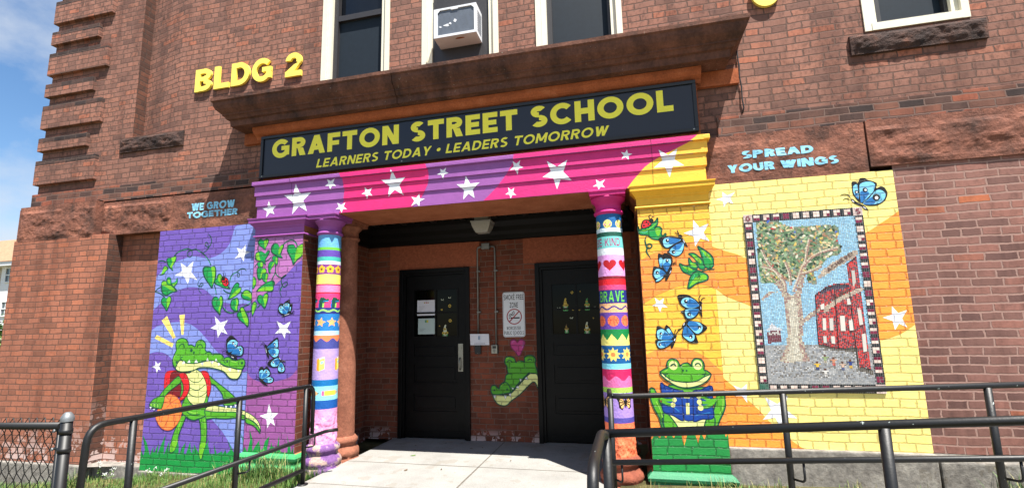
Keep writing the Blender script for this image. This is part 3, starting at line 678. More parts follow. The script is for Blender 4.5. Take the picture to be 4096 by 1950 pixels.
def lettering(name,s,x0,x1,z0,z1,y,mat,t,parent=None,track=.14,shear=0,wob=0,seed=1,depth=0,warp=None,step=.00003,drape=None):
    """one object per character"""
    q,w=text_polys(s,t,track,shear,wob,seed); sx=(x1-x0)/(w+shear); sz=z1-z0; objs=[]
    for polys in q:
        if not polys: continue
        m=MB()
        for k,pl in enumerate(polys):
            pts=[(x0+a*sx,z0+b*sz) for a,b in pl]
            if drape and len(pts)==4:
                A_,B_,C2,D_=pts; nu=max(1,int(math.dist(A_,B_)/.012)); nv=max(1,int(math.dist(A_,D_)/.012)); rows=[]
                for j in range(nv+1):
                    row=[]
                    for i in range(nu+1):
                        u,v=i/nu,j/nv; p=[(A_[c]*(1-u)+B_[c]*u)*(1-v)+(D_[c]*(1-u)+C2[c]*u)*v for c in (0,1)]
                        if warp: p=warp(*p)
                        row.append((p[0],drape(p[0],p[1])-.003-k*step,p[1]))
                    rows.append(row)
                m.grid(rows,0,False); continue
            if warp: pts=[warp(*p) for p in pts]
            yy=y-k*step; f=[(p[0],yy,p[1]) for p in pts]; m.face(f)
            if depth:
                bk=[(p[0],y+depth,p[2]) for p in f]; m.face(bk[::-1])
                for i in range(len(f)):
                    j=(i+1)%len(f); m.face([f[i],bk[i],bk[j],f[j]])
        o=m.build(name,mat,None,fix=False)
        if parent: o.parent=parent; o.matrix_parent_inverse=Matrix.Translation(parent.location).inverted()
        objs.append(o)
    return objs
# ---------------------------------------------------------------- left mural
m=MB(); m.poly([(0.0,-.001,-.135),(1.46,-.001,-.135),(1.46,-.001,2.665),(0.0,-.001,2.665)])
LM=part(m,'mural_panel',paint(C_['pu']),label='purple mural with a crocodile and vines',fix=False)
XL=(0.0,1.454)
picture('painted_band',[("s pe",[1104,2636,1193,2661,1409,2645,1439,2198,1459,1724,1320,1733,1132,1736,962,1775,861,1823,783,1886,705,1925,542,1954,380,1932,222,1861,91,1768,20,1713,-53,1669,-91,2003,-8,2084,50,2144,110,2194,220,2251,345,2289,469,2320,557,2324,621,2312,697,2294,772,2290,892,2319,996,2390,1062,2484]),
("s pe",[-90,1406,-3,1453,115,1515,328,1545,527,1526,678,1452,817,1334,951,1209,1159,1065,1327,970,1489,912,1546,85,1412,38,1275,137,1112,321,957,453,799,601,630,820,481,999,356,1098,242,1176,112,1200,5,1181,-61,1155])],0,.0016,LM,xclip=XL,zclip=(-.135,2.665))
LMB=LM
def stars(items,y,base,parent,**k):
    for it in items: picture('painted_star',[it],y,base,parent,**k)
stars([("* w",[351,2255,540,2266,618,2033,482,1992,277,2104]),
("* w",[1150,2391,1273,2423,1342,2329,1259,2221,1127,2260]),
("* w",[903,1602,1090,1552,1097,1390,968,1350,855,1464]),
("* w",[98,1096,183,1084,190,987,133,951,48,1027])],0,.0026,LM)
for it in [("p ye",[138,1569,213,1623,368,1366,328,1351]),
("p ye",[394,1626,472,1633,478,1394,447,1395]),
("p ye",[54,1360,86,1400,342,1295,326,1249])]: picture('painted_ray',[it],0,.0026,LM)
picture('painted_vine',[("l13 gd",[8,2289,73,2296,127,2275]),
("l13 gd",[240,2340,285,2380,346,2408,434,2424,499,2404,562,2409,628,2376,667,2355,721,2308,769,2254,799,2196]),
("l12 gd t",[660,2358,714,2381,742,2416,776,2460,780,2512,755,2561,728,2581]),
("l9 gd",[742,2421,703,2444,694,2476,715,2485,735,2458,746,2415]),
("l10 gd",[500,2399,446,2386,441,2344,476,2316,506,2330,511,2372,492,2410]),
("l11 gd t",[698,2073,641,2024,631,1973,672,1956,707,1975,680,1997,653,1962,651,1912,698,1867]),
("l13 gd",[867,1964,890,1912,905,1846]),
("l12 gd t",[1081,1930,1081,2005,1106,2074,1175,2106,1232,2139,1285,2131,1303,2103]),
("l9 gd",[1181,2101,1212,2079,1209,2049,1181,2056,1187,2101]),
("l13 gd",[1003,1709,1055,1653,1128,1631,1209,1643,1373,1639,1440,1671]),
("l13 gd",[1405,1765,1367,1727,1299,1700,1253,1686]),
("l12 gd",[-9,1911,45,1956,92,1975]),
("l12 gd",[4,1916,77,1897,153,1850]),
("l13 gd",[999,1908,1037,1877,1098,1859]),
("l12 gd",[1240,1869,1288,1852]),
("l4 tl",[297,2382,346,2402,428,2417]),
("l4 tl",[707,2319,763,2254,789,2212]),
("l4 tl",[575,2402,628,2371]),
("l4 tl",[884,1913,902,1857]),
("l4 tl",[1029,1688,1079,1652,1134,1634]),
("l4 tl",[1087,2005,1112,2069,1163,2102]),
("l4 tl",[1389,1746,1356,1721])],0,.0034,LM,xclip=(0.0,1.46))
LEAF=[("f x",[132,2293,148,2324,200,2328,231,2333,262,2346,283,2327,275,2280,247,2240,231,2209,249,2161,215,2178,165,2223]),
("h x",[207,2321,263,2336,270,2312,246,2255,219,2199,198,2221,225,2272]),
("f x",[40,2118,84,2137,89,2206,119,2230,159,2218,175,2191,139,2161,105,2121]),
("h x",[72,2127,114,2215,154,2202,126,2162]),
("f x",[157,2055,173,2086,212,2086,236,2042,235,1990,196,1991,168,2013]),
("h x",[178,2044,195,2064,217,2032,207,2006]),
("f x",[232,2011,294,2029,317,2080,333,2027,312,1987,269,1962]),
("h x",[253,1999,296,2013,314,2028,298,1992,272,1978]),
("f x",[84,2017,112,2052,179,2034,247,1989,337,1919,257,1896,184,1862,117,1886,93,1933]),
("h x",[95,2027,153,2035,222,1990,305,1925,254,1922,146,1978,99,1995]),
("f x",[101,1798,116,1839,153,1848,187,1831,216,1858,249,1850,260,1808,240,1753,203,1677,160,1724,117,1767]),
("h x",[194,1826,224,1846,247,1824,238,1773,205,1718,191,1775]),
("f x",[680,2145,700,2191,755,2195,806,2185,854,2193,881,2136,885,2044,859,1984,838,1924,774,1988,712,2062]),
("h x",[806,2178,849,2180,867,2126,864,2045,839,1965,836,2046,817,2128]),
("f x",[857,2015,891,2044,905,2089,948,2092,988,2039,1055,1956,1100,1909,1022,1917,935,1951,872,1979]),
("h x",[915,2043,922,2078,951,2076,977,2030,1044,1946,1069,1923,995,1958,931,2001]),
("f x",[1068,1786,1088,1835,1113,1904,1150,1962,1190,1985,1221,1959,1217,1934,1250,1918,1245,1879,1206,1840,1138,1803]),
("h x",[1103,1805,1157,1872,1236,1914,1233,1879,1183,1836,1126,1809]),
("f x",[1248,1829,1258,1853,1297,1891,1356,1884,1405,1838,1412,1769,1352,1766,1281,1788]),
("h x",[1276,1860,1321,1878,1369,1860,1398,1814,1395,1787,1337,1816,1290,1828]),
("f x",[843,1774,873,1828,921,1826,941,1800,968,1839,1005,1808,1010,1738,988,1669,981,1610,924,1652,871,1703]),
("h x",[954,1800,976,1824,995,1769,980,1699,967,1635,951,1680,970,1749]),
("f x",[1108,1735,1128,1789,1174,1802,1203,1806,1230,1761,1218,1692,1221,1648,1174,1649,1124,1685]),
("h x",[1181,1790,1202,1793,1217,1751,1206,1693,1206,1658,1182,1693,1196,1742]),
("f x",[1206,1609,1222,1638,1253,1691,1288,1695,1339,1630,1379,1551,1374,1465,1313,1505,1240,1555]),
("h x",[1258,1679,1288,1682,1326,1621,1366,1542,1361,1484,1310,1543,1276,1612])]
def leaves(L_,y,base,parent,**k):
    for i in range(0,len(L_),2): picture('painted_leaf',L_[i:i+2],y,base+(i//2)%3*.0004,parent,**k)
leaves(LEAF,0,.0042,LM)
picture('painted_ladybug',[("l5 k t",[987,2054,991,2085,971,2106]),
("l5 k t",[1005,2054,1019,2078,1010,2103]),
("s k",[959,2032,1001,2054,1049,2035,1072,1985,1058,1946,1018,1941,979,1977]),
("s re",[972,2025,1006,2042,1043,2027,1062,1986,1053,1956,1020,1949,988,1981]),
("o k",[988,2039,26,1004,2020,11,1033,2007,11,1004,1992,11,1035,1975,11,1046,1994,8]),
("l5 k",[967,2000,949,2003]),
("l5 k",[988,1969,977,1957]),
("l5 k",[1005,1956,1006,1943])],0,.0065,LM)
GR=[("p gg",[-8,66,-5,96,43,27,57,95,8,253,75,170,135,34,177,136,176,66,201,73,249,170,235,34,270,123,333,259,329,145,332,42,397,201,396,87,450,149,494,271,532,152,541,53,580,134,624,190,612,75,640,63,688,202,707,92,730,80,718,158,754,87,741,180,818,80,880,86,906,165,942,238,921,81,938,174,963,82,1032,85,1013,183,1061,83,1128,117,1134,82,1171,129,1191,91,1243,138,1187,242,1277,113,1304,86,1367,85,1388,79,1402,150,1388,246,1354,315,1403,246,1424,183,1461,-120,0,-143])]
picture('painted_grass',GR,0,.0060,LM,xclip=XL,zclip=(-.135,2.6))
CROC=[("s dr",[263,778,256,932,283,974,352,988,467,988,601,960,580,815,505,691,346,703,282,723]),
("s re dr 6",[263,778,254,911,274,967,335,984,388,981,347,953,335,883,333,828,302,786]),
("s cr gd 11",[869,537,882,578,951,601,1052,594,1135,585,1217,580,1283,575,1365,556,1418,541,1422,486,1270,528,1057,527]),
("s cg gd 11",[848,537,974,533,1139,532,1261,535,1368,507,1426,489,1428,457,1274,471,1145,460,980,463,872,454]),
("l6 gd",[968,599,961,539]),
("l6 gd",[1052,594,1048,534]),
("l6 gd",[1122,585,1114,532]),
("l6 gd",[1217,580,1213,534]),
("l6 gd",[1299,568,1286,529]),
("l6 gd",[1373,553,1359,520]),
("s cg gd 12",[555,481,606,488,565,380,524,272,514,198,473,90,414,81,421,181,452,296,495,392,522,466]),
("s cg gd 12",[790,472,869,481,899,388,908,283,904,184,878,99,853,16,822,77,826,175,830,267,811,386]),
("s gl",[425,182,516,218,473,93,442,149,418,81]),
("s gl",[826,175,903,197,878,99,852,21,824,77]),
("l9 ch",[542,433,506,325]),
("l9 ch",[866,447,884,335,888,256]),
("s cg gd 12",[535,595,570,678,607,740,872,742,891,662,870,574,858,534,865,480,779,452,713,436,643,452,589,481,543,514]),
("l10 gd",[611,526,656,500,725,491,796,502]),
("l12 ch",[636,529,706,514,765,519]),
("s cg gd 11",[891,926,940,892,1028,839,1142,772,1237,707,1264,677,1108,677,1089,712,1052,758,971,825,919,845]),
("s cg gd 10",[1110,631,1180,642,1261,643,1282,631,1247,610,1199,606,1133,602,1108,615]),
("p w",[1132,602,1160,599,1145,564]),
("p w",[1198,601,1225,599,1210,572]),
("p w",[1257,617,1282,611,1270,580]),
("s cr gd 10",[541,950,618,960,633,988,701,995,737,981,781,960,831,885,862,817,876,756,852,648,822,604,773,587,668,615,600,692,627,775,610,864,569,925]),
("l9 gd",[606,888,662,858,714,854,764,864,801,909]),
("l9 gd",[625,795,687,772,756,772,838,824]),
("l9 gd",[614,733,677,700,746,691,813,708,870,750]),
("l7 gd",[702,989,715,953]),
("s re dr 9",[772,974,822,979,867,960,897,899,921,818,915,743,894,693,873,743,862,817,830,892,792,940]),
("s cg gd 9",[493,856,524,836,537,774,526,705,501,688,513,774]),
("s cg gd 11",[448,918,507,867,416,800,333,744,294,703,262,668,253,581,178,580,183,653,209,702,260,764,333,828]),
("s re dr 9",[463,939,505,957,558,946,598,891,619,816,612,747,575,685,514,649,497,669,529,712,545,774,530,836,494,891]),
("s or ol 9",[357,715,447,690,510,629,540,541,527,453,479,378,423,332,355,317,273,339,204,405,173,466,191,528,229,584,246,632,289,691]),
("l8 ol",[269,629,330,632,372,655,376,696]),
("l8 ol",[307,681,354,654,367,613,411,573]),
("l8 ol",[471,666,400,634,352,593,320,565]),
("l8 ol",[279,489,263,434,256,399]),
("l8 ol",[354,493,353,429,307,353]),
("l8 ol",[431,502,457,438,442,367]),
("l8 ol",[489,615,522,534,514,460]),
("s cg gd 10",[86,623,123,658,209,690,275,691,272,619,250,557,197,554,106,568,71,588]),
("s ch gd 6",[77,605,106,611,113,585,92,573]),
("s ch gd 6",[124,606,157,609,161,574,138,567]),
("s ch gd 6",[176,604,200,605,206,566,187,562]),
("p w",[72,573,104,569,93,539]),
("p w",[119,547,163,552,146,535]),
("s cg gd 13",[354,1100,359,1135,373,1170,395,1220,384,1269,386,1312,414,1343,466,1355,520,1342,554,1310,564,1274,605,1277,660,1256,673,1301,705,1325,748,1331,793,1306,810,1264,805,1223,829,1198,871,1198,908,1173,958,1174,1018,1169,1062,1145,1076,1120,1105,1131,1147,1130,1181,1110,1240,1096,1281,1109,1321,1116,1355,1095,1362,1055,1337,1008,1314,994,1264,1001,1163,1021,1121,1028,949,1090,812,1091,660,1064,555,1071,473,1106,432,1072,402,1023,368,1051]),
("s cr gd 12",[409,1019,432,1072,473,1105,546,1071,660,1064,762,1077,847,1091,931,1094,1009,1070,1105,1028,1172,1018,1264,998,1322,994,1317,954,1280,900,1223,890,1164,907,1119,947,1067,981,955,1008,836,1019,734,1015,667,988,573,974,468,974,415,998]),
("l9 gd",[480,1140,471,1119,498,1098]),
("l8 gd",[470,1135,500,1141]),
("p w",[513,1096,495,1057,539,1071]),
("p w",[595,1109,568,1075,612,1074]),
("p w",[690,1112,668,1073,717,1074]),
("p w",[847,1132,834,1091,869,1092]),
("p w",[967,1121,953,1092,987,1089]),
("p w",[759,1070,798,1077,792,1036]),
("p w",[889,1087,942,1090,914,1056]),
("p w",[999,1073,1037,1058,1004,1035]),
("p w",[1140,1001,1177,1013,1175,974]),
("p w",[1269,994,1299,988,1280,959]),
("l10 gd",[430,1248,445,1277,477,1288,502,1274,514,1245]),
("l10 gd",[688,1250,710,1274,735,1281,758,1268,769,1240]),
("o gd",[1123,1086,13,1323,1068,14,613,1214,18,651,1189,12,416,1079,14]),
("l9 gd",[1087,1125,1074,1097,1100,1066]),
("l9 gd",[809,1181,855,1191,881,1187]),
("l8 gd",[914,1152,934,1163]),
("l9 ch",[406,1329,398,1305,402,1280]),
("l9 ch",[379,1156,370,1114,377,1079]),
("l8 ch",[689,1308,719,1320]),
("l9 ch",[1183,1086,1217,1079,1250,1072])]
picture('painted_crocodile',CROC,0,.0070,LM,xclip=(0.0,1.458))
BUT=dict(y0=0)
def butterflies(L_,y,base,parent):
    for it in L_: picture('painted_butterfly',it,y,base,parent)
butterflies([[("l6 k",[1108,1192,1081,1218,1031,1217]),
("l6 k",[1102,1187,1066,1203,1044,1184]),
("s k",[1091,1309,1093,1333,1152,1377,1222,1335,1254,1300,1246,1259,1302,1262,1338,1224,1330,1163,1294,1143,1228,1149,1165,1166,1134,1178,1111,1206,1093,1261]),
("s bl",[1117,1295,1165,1325,1219,1318,1246,1293,1229,1249,1183,1202,1126,1199,1111,1240]),
("s bb",[1111,1261,1143,1284,1194,1267,1225,1242,1183,1200,1129,1192]),
("s bl",[1172,1176,1222,1229,1278,1253,1319,1228,1319,1171,1285,1153,1227,1158]),
("s bb",[1172,1176,1222,1227,1264,1225,1290,1184,1281,1153,1227,1158]),
("o k",[1187,1289,16,1219,1264,13,1289,1214,16]),
("o w",[1189,1285,7,1218,1261,7,1285,1210,7]),
("s k",[1096,1192,1116,1195,1161,1164,1194,1157,1237,1137,1267,1097,1231,1108,1175,1136,1127,1163]),
("l5 w",[1175,1140,1209,1126]),
("l6 k",[1171,1137,1155,1130]),
("l6 k",[1197,1123,1190,1103])]],0,.0135,LM)
# ---------------------------------------------------------------- left pilaster paint
m=MB(); m.poly([(1.456,-.061,.137),(2.088,-.061,.137),(2.088,-.061,2.48),(1.456,-.061,2.48)])
LP=part(m,'mural_panel',paint(C_['pu']),PL,fix=False)
XP=(1.455,2.089)
picture('painted_band',[("s li",[1350,2567,1781,2553,2126,2513,2131,2238,2019,2154,1951,2091,1883,2031,1814,1973,1745,1920,1685,1868,1552,1804,1405,1782]),
("s mg",[1398,1004,1490,921,1631,869,1833,877,1997,920,2174,990,2217,100,1801,43,1465,70])],-.06,.0016,LP,xclip=XP,zclip=(.137,2.48))
stars([("* w",[1797,1524,1979,1518,1984,1389,1911,1331,1783,1386]),
("* w",[1752,640,1873,546,1839,415,1746,385,1641,513])],-.06,.0026,LP)
picture('painted_vine',[("l14 gd",[1836,2377,1871,2407,1934,2423,1979,2408,2008,2371,2016,2343]),
("l12 gd",[1499,2386,1495,2346,1513,2313]),
("l12 gd",[1680,2239,1645,2214,1605,2194]),
("l13 gd",[1744,2165,1748,2094,1746,2062,1721,2016,1699,1966]),
("l12 gd",[1750,2062,1784,2021,1840,2003,1892,2032,1848,2011,1828,1973,1844,1925]),
("l11 gd t",[1837,1898,1861,1940,1901,1950,1911,1922,1873,1897,1845,1910,1821,1856,1828,1818,1850,1784]),
("l12 gd",[1469,2143,1506,2187]),
("l13 gd",[1535,1677,1569,1710]),
("l12 gd",[1660,1851,1637,1825]),
("l4 tl",[1854,2388,1880,2407]),
("l4 tl",[1971,2405,2004,2371]),
("l4 tl",[1721,2024,1735,2051]),
("l4 tl",[1765,2046,1794,2021]),
("l4 tl",[1830,1856,1846,1898])],-.06,.0034,LP,xclip=XP)
leaves([("f x",[1492,2419,1504,2455,1536,2465,1566,2442,1588,2457,1625,2460,1640,2434,1629,2394,1604,2352,1601,2324,1552,2359,1509,2386]),
("h x",[1576,2426,1593,2446,1623,2449,1628,2426,1611,2379,1595,2352,1583,2381]),
("f x",[1465,2267,1476,2307,1513,2317,1541,2323,1579,2301,1603,2292,1638,2326,1662,2312,1650,2273,1616,2227,1609,2196,1617,2152,1573,2186,1516,2205,1468,2227]),
("h x",[1474,2267,1487,2297,1514,2299,1526,2248,1541,2214,1496,2224]),
("f x",[1670,2336,1685,2383,1725,2403,1768,2386,1783,2353,1814,2379,1841,2381,1843,2349,1818,2295,1812,2256,1836,2223,1790,2229,1715,2269,1681,2295]),
("h x",[1780,2333,1810,2369,1828,2364,1819,2327,1797,2281,1779,2266,1776,2298]),
("f x",[1881,2319,1887,2362,1927,2376,1973,2369,2001,2332,2045,2361,2098,2369,2108,2251,2027,2189,1976,2137,1946,2201,1897,2275]),
("h x",[2011,2319,2045,2349,2094,2358,2099,2262,2026,2205,1988,2169,1997,2246]),
("f x",[1645,2138,1656,2177,1692,2199,1738,2193,1739,2173,1714,2135,1684,2097,1683,2050,1658,2074]),
("h x",[1685,2124,1712,2176,1732,2180,1714,2143]),
("f x",[1694,2239,1707,2258,1744,2252,1776,2234,1776,2171,1764,2144,1729,2181,1700,2211]),
("h x",[1745,2234,1763,2225,1766,2187,1758,2166,1742,2196]),
("f x",[1503,2193,1572,2194,1585,2149,1567,2130,1511,2141]),
("h x",[1545,2187,1568,2186,1574,2146,1548,2143]),
("f x",[1496,2090,1507,2129,1548,2139,1577,2122,1614,2120,1632,2091,1623,2052,1583,2023,1554,1985,1515,2010]),
("h x",[1561,2079,1578,2108,1613,2107,1621,2076,1582,2038,1552,2008,1554,2048]),
("f x",[1569,2031,1581,2062,1618,2064,1650,2063,1658,2027,1645,1988,1643,1949,1601,1967,1576,1999]),
("h x",[1624,2029,1632,2052,1647,2042,1641,1989,1633,1959,1622,1989]),
("f x",[1507,1857,1536,1899,1589,1936,1660,1968,1724,1977,1751,1945,1737,1906,1735,1868,1704,1849,1594,1861]),
("h x",[1529,1864,1591,1903,1673,1907,1726,1901,1716,1867,1640,1861]),
("f x",[1522,1774,1533,1813,1569,1823,1602,1803,1623,1833,1660,1835,1675,1800,1666,1738,1634,1662,1586,1702,1538,1739]),
("h x",[1608,1779,1629,1819,1657,1818,1661,1785,1648,1723,1633,1687,1622,1732]),
("f x",[1433,1919,1426,2022,1467,2030,1487,2019,1503,1979,1497,1932,1468,1890]),
("h x",[1433,1919,1436,2013,1463,2020,1489,1979,1486,1936]),
("f x",[1475,1583,1455,1667,1469,1733,1496,1748,1525,1731,1525,1681,1499,1627]),
("h x",[1475,1605,1469,1667,1479,1725,1501,1734,1514,1712,1507,1674])],-.06,.0042,LP,xclip=XP)
picture('painted_grass',[("p gg",[1453,125,1472,192,1511,137,1526,203,1542,270,1521,379,1566,271,1575,144,1606,197,1659,265,1644,147,1659,236,1680,157,1705,182,1729,257,1778,306,1757,174,1770,151,1801,204,1806,250,1818,204,1853,196,1873,141,1885,234,1899,319,1903,216,1929,152,2008,146,2014,239,1989,331,2025,239,2045,194,2053,148,2083,204,2081,144,2114,136,2111,95,1451,69])],-.06,.0060,LP,xclip=XP,zclip=(.137,2))
picture('painted_tail',[("s cr gd 9",[1465,546,1541,518,1607,475,1650,419,1666,356,1636,399,1586,443,1537,467,1469,491]),
("s cg gd 9",[1469,485,1538,461,1595,430,1636,393,1663,331,1605,386,1549,416,1472,440]),
("l6 gd",[1518,518,1505,482]),
("l6 gd",[1575,487,1562,455]),
("l6 gd",[1625,437,1607,418])],-.06,.0066,LP,xclip=(1.447,2.089))
butterflies([[("l5 k",[1989,1607,2009,1626,2023,1619]),
("l5 k",[1995,1602,2024,1599]),
("s k",[1804,1654,1832,1716,1874,1710,1894,1732,1950,1756,1961,1712,1991,1707,1987,1649,1964,1600,1923,1588,1881,1585,1828,1608]),
("s bl",[1817,1654,1839,1689,1866,1679,1927,1610,1859,1608]),
("s bl",[1875,1695,1906,1714,1948,1704,1946,1650,1932,1616,1899,1647]),
("s bb",[1863,1639,1877,1656,1927,1603,1875,1603]),
("s bb",[1881,1672,1939,1675,1944,1641,1930,1613,1904,1642]),
("s bl",[1960,1667,1973,1671,1967,1631,1957,1636]),
("o k",[1845,1673,13,1894,1696,11,1921,1697,12]),
("o w",[1847,1673,6,1894,1696,5,1921,1697,5]),
("l12 k",[1861,1570,1923,1588,1997,1607]),
("l4 w",[1897,1584,1954,1598])],[("l5 k",[1670,1255,1647,1289,1621,1291]),
("l5 k",[1662,1248,1627,1278,1606,1263]),
("s k",[1687,1246,1731,1290,1817,1346,1838,1288,1840,1227,1854,1191,1839,1148,1794,1122,1751,1140,1712,1175,1684,1211]),
("s bl",[1700,1246,1753,1281,1813,1322,1826,1280,1818,1233,1707,1230]),
("s bl",[1717,1213,1819,1221,1844,1200,1832,1150,1793,1132,1742,1159]),
("s bb",[1700,1246,1753,1281,1789,1289,1797,1245,1777,1227,1707,1230]),
("s bb",[1717,1213,1788,1215,1806,1183,1771,1148,1741,1162]),
("o k",[1787,1271,13,1794,1243,9,1793,1160,12]),
("o w",[1787,1268,6,1794,1242,4,1793,1159,6]),
("s k",[1657,1266,1686,1262,1696,1219,1719,1158,1729,1115,1698,1149,1674,1202]),
("l4 w",[1678,1220,1688,1180])],[("s k",[1706,1061,1738,1105,1794,1122,1845,1130,1878,1095,1933,1034,1934,983,1896,965,1849,970,1836,1022,1790,1022,1737,1035]),
("s bl",[1753,1070,1785,1103,1835,1120,1860,1087,1838,1042,1789,1030,1759,1048]),
("s bl",[1848,1026,1879,1076,1921,1026,1921,987,1890,976,1853,991]),
("s bb",[1787,1094,1841,1115,1860,1087,1835,1045,1799,1070]),
("s bb",[1858,1039,1880,1072,1905,1039,1883,1019]),
("o k",[1782,1078,13,1897,1006,13]),
("o w",[1784,1078,6,1898,1004,6]),
("l14 k",[1836,1144,1878,1097,1932,1086]),
("l4 w",[1851,1126,1873,1104])],[("l5 k",[1623,889,1597,922,1571,926]),
("l5 k",[1619,884,1577,904,1555,898]),
("s k",[1599,983,1612,1022,1642,1035,1670,1013,1700,1035,1739,1000,1758,948,1733,926,1785,918,1803,892,1779,862,1717,854,1663,877,1620,894]),
("s bl",[1610,974,1643,998,1655,974,1630,906,1615,930]),
("s bl",[1643,902,1659,974,1697,1003,1744,965,1722,932]),
("s bl",[1666,890,1733,920,1784,903,1776,870,1716,863]),
("s bb",[1613,955,1640,963,1630,906]),
("s bb",[1648,906,1660,956,1708,957,1710,932]),
("s bb",[1666,890,1713,907,1724,867,1695,867]),
("o k",[1699,976,13,1756,892,12]),
("o w",[1701,975,6,1757,891,6]),
("s k",[1612,893,1663,876,1727,829,1676,842,1632,871])]],-.06,.0075,LP)

# ---------------------------------------------------------------- right pilaster paint
m=MB(); m.poly([(5.715,-.061,.133),(6.347,-.061,.133),(6.347,-.061,2.48),(5.715,-.061,2.48)])
RP=part(m,'mural_panel',paint(C_['am']),PR,fix=False)
XR=(5.714,6.348)
for it in [("p og",[5677,1967,5713,1988,5780,2027,5857,2055,5950,2076,6031,2100,6105,2125,6166,2133,6226,2133,6285,2133,6402,2122,6367,1688,6345,1698,6289,1729,6243,1742,6197,1746,6150,1748,6102,1746,6048,1737,5993,1725,5906,1687,5831,1658,5767,1616,5732,1597,5678,1568]),
("p og",[5642,1095,5720,1136,5809,1170,5913,1193,5970,1194,6025,1188,6124,1161,6177,1132,6229,1097,6299,1023,6369,956,6467,856,6428,397,5599,369])]: picture('painted_band',[it],-.06,.0016,RP,xclip=XR,zclip=(.133,2.48))
stars([("* w",[6204,2339,6335,2295,6328,2133,6203,2091,6112,2221]),
("* w",[5818,1642,5901,1633,5929,1547,5858,1504,5793,1566])],-.06,.0026,RP)
picture('painted_grass',[("p ng",[5657,394,5720,401,5745,447,5788,409,5802,465,5838,410,5864,467,5904,413,5931,474,5939,436,5963,470,5984,349,6024,471,6074,484,6101,375,6127,474,6154,409,6181,476,6246,489,6311,501,6327,436,6362,481,6433,450,6399,56,5634,16])],-.06,.0030,RP,xclip=XR,zclip=(.133,2))
picture('painted_ladybug',[("l17 gd t",[5783,2217,5768,2179,5772,2139,5782,2102,5774,2073,5787,2040,5807,2002]),
("l13 gd",[5779,2102,5784,2132,5809,2140,5827,2122,5810,2100,5785,2105]),
("s gm gd 13",[5713,2312,5721,2284,5746,2286,5863,2344,5891,2380,5889,2322,5859,2285,5897,2298,5923,2274,5917,2228,5928,2209,5954,2229,5956,2212,5940,2197,5895,2174,5834,2187,5793,2223,5730,2234,5714,2268]),
("s gl",[5736,2273,5802,2282,5880,2333,5841,2296,5776,2264]),
("s gl",[5865,2278,5896,2284,5912,2261,5894,2211,5874,2224]),
("l6 tl",[5738,2257,5769,2248,5798,2262]),
("l7 k t",[5828,2373,5816,2406,5842,2415]),
("l7 k t",[5838,2372,5847,2395,5869,2393]),
("s re k 11",[5747,2324,5763,2361,5801,2367,5836,2338,5817,2307,5765,2290,5747,2298]),
("o k",[5835,2358,21,5766,2316,9,5807,2326,8,5791,2349,7]),
("l7 k",[5778,2289,5780,2280]),
("l7 k",[5803,2295,5809,2287]),
("l7 k",[5826,2310,5835,2305])],-.06,.0036,RP)
picture('painted_leaf',[("s gm gd 13",[6056,1942,6103,1920,6162,1917,6172,1884,6206,1875,6162,1834,6121,1843,6076,1876]),
("s gl",[6084,1911,6149,1898,6162,1872,6124,1880]),
("s gm gd 13",[6140,1987,6170,1948,6199,1940,6208,1895,6178,1889,6144,1910]),
("s gl",[6152,1943,6193,1931,6199,1902,6162,1917]),
("s gm gd 13",[6143,2026,6188,2029,6233,1989,6270,1936,6272,1891,6242,1881,6220,1900,6206,1952,6174,1999]),
("s gl",[6169,2015,6215,1996,6247,1950,6229,1939]),
("s gm gd 13",[6226,2092,6268,2063,6323,2016,6346,1970,6344,1907,6307,1884,6268,1911,6260,1962,6242,2039]),
("s gl",[6256,2058,6322,1997,6333,1914,6325,1959,6276,2012]),
("s gm gd 13",[6117,1710,6128,1779,6156,1835,6206,1870,6252,1849,6290,1822,6285,1785,6245,1768,6185,1752]),
("s gl",[6131,1732,6177,1802,6250,1830,6278,1816,6270,1785,6198,1767]),
("l8 gd",[6195,1804,6220,1819,6228,1809]),
("l6 tl",[6159,1790,6180,1834]),
("l6 tl",[6268,2032,6273,1981]),
("l11 gd",[6241,1862,6295,1875,6359,1875])],-.06,.0040,RP,xclip=(5.72,6.353))
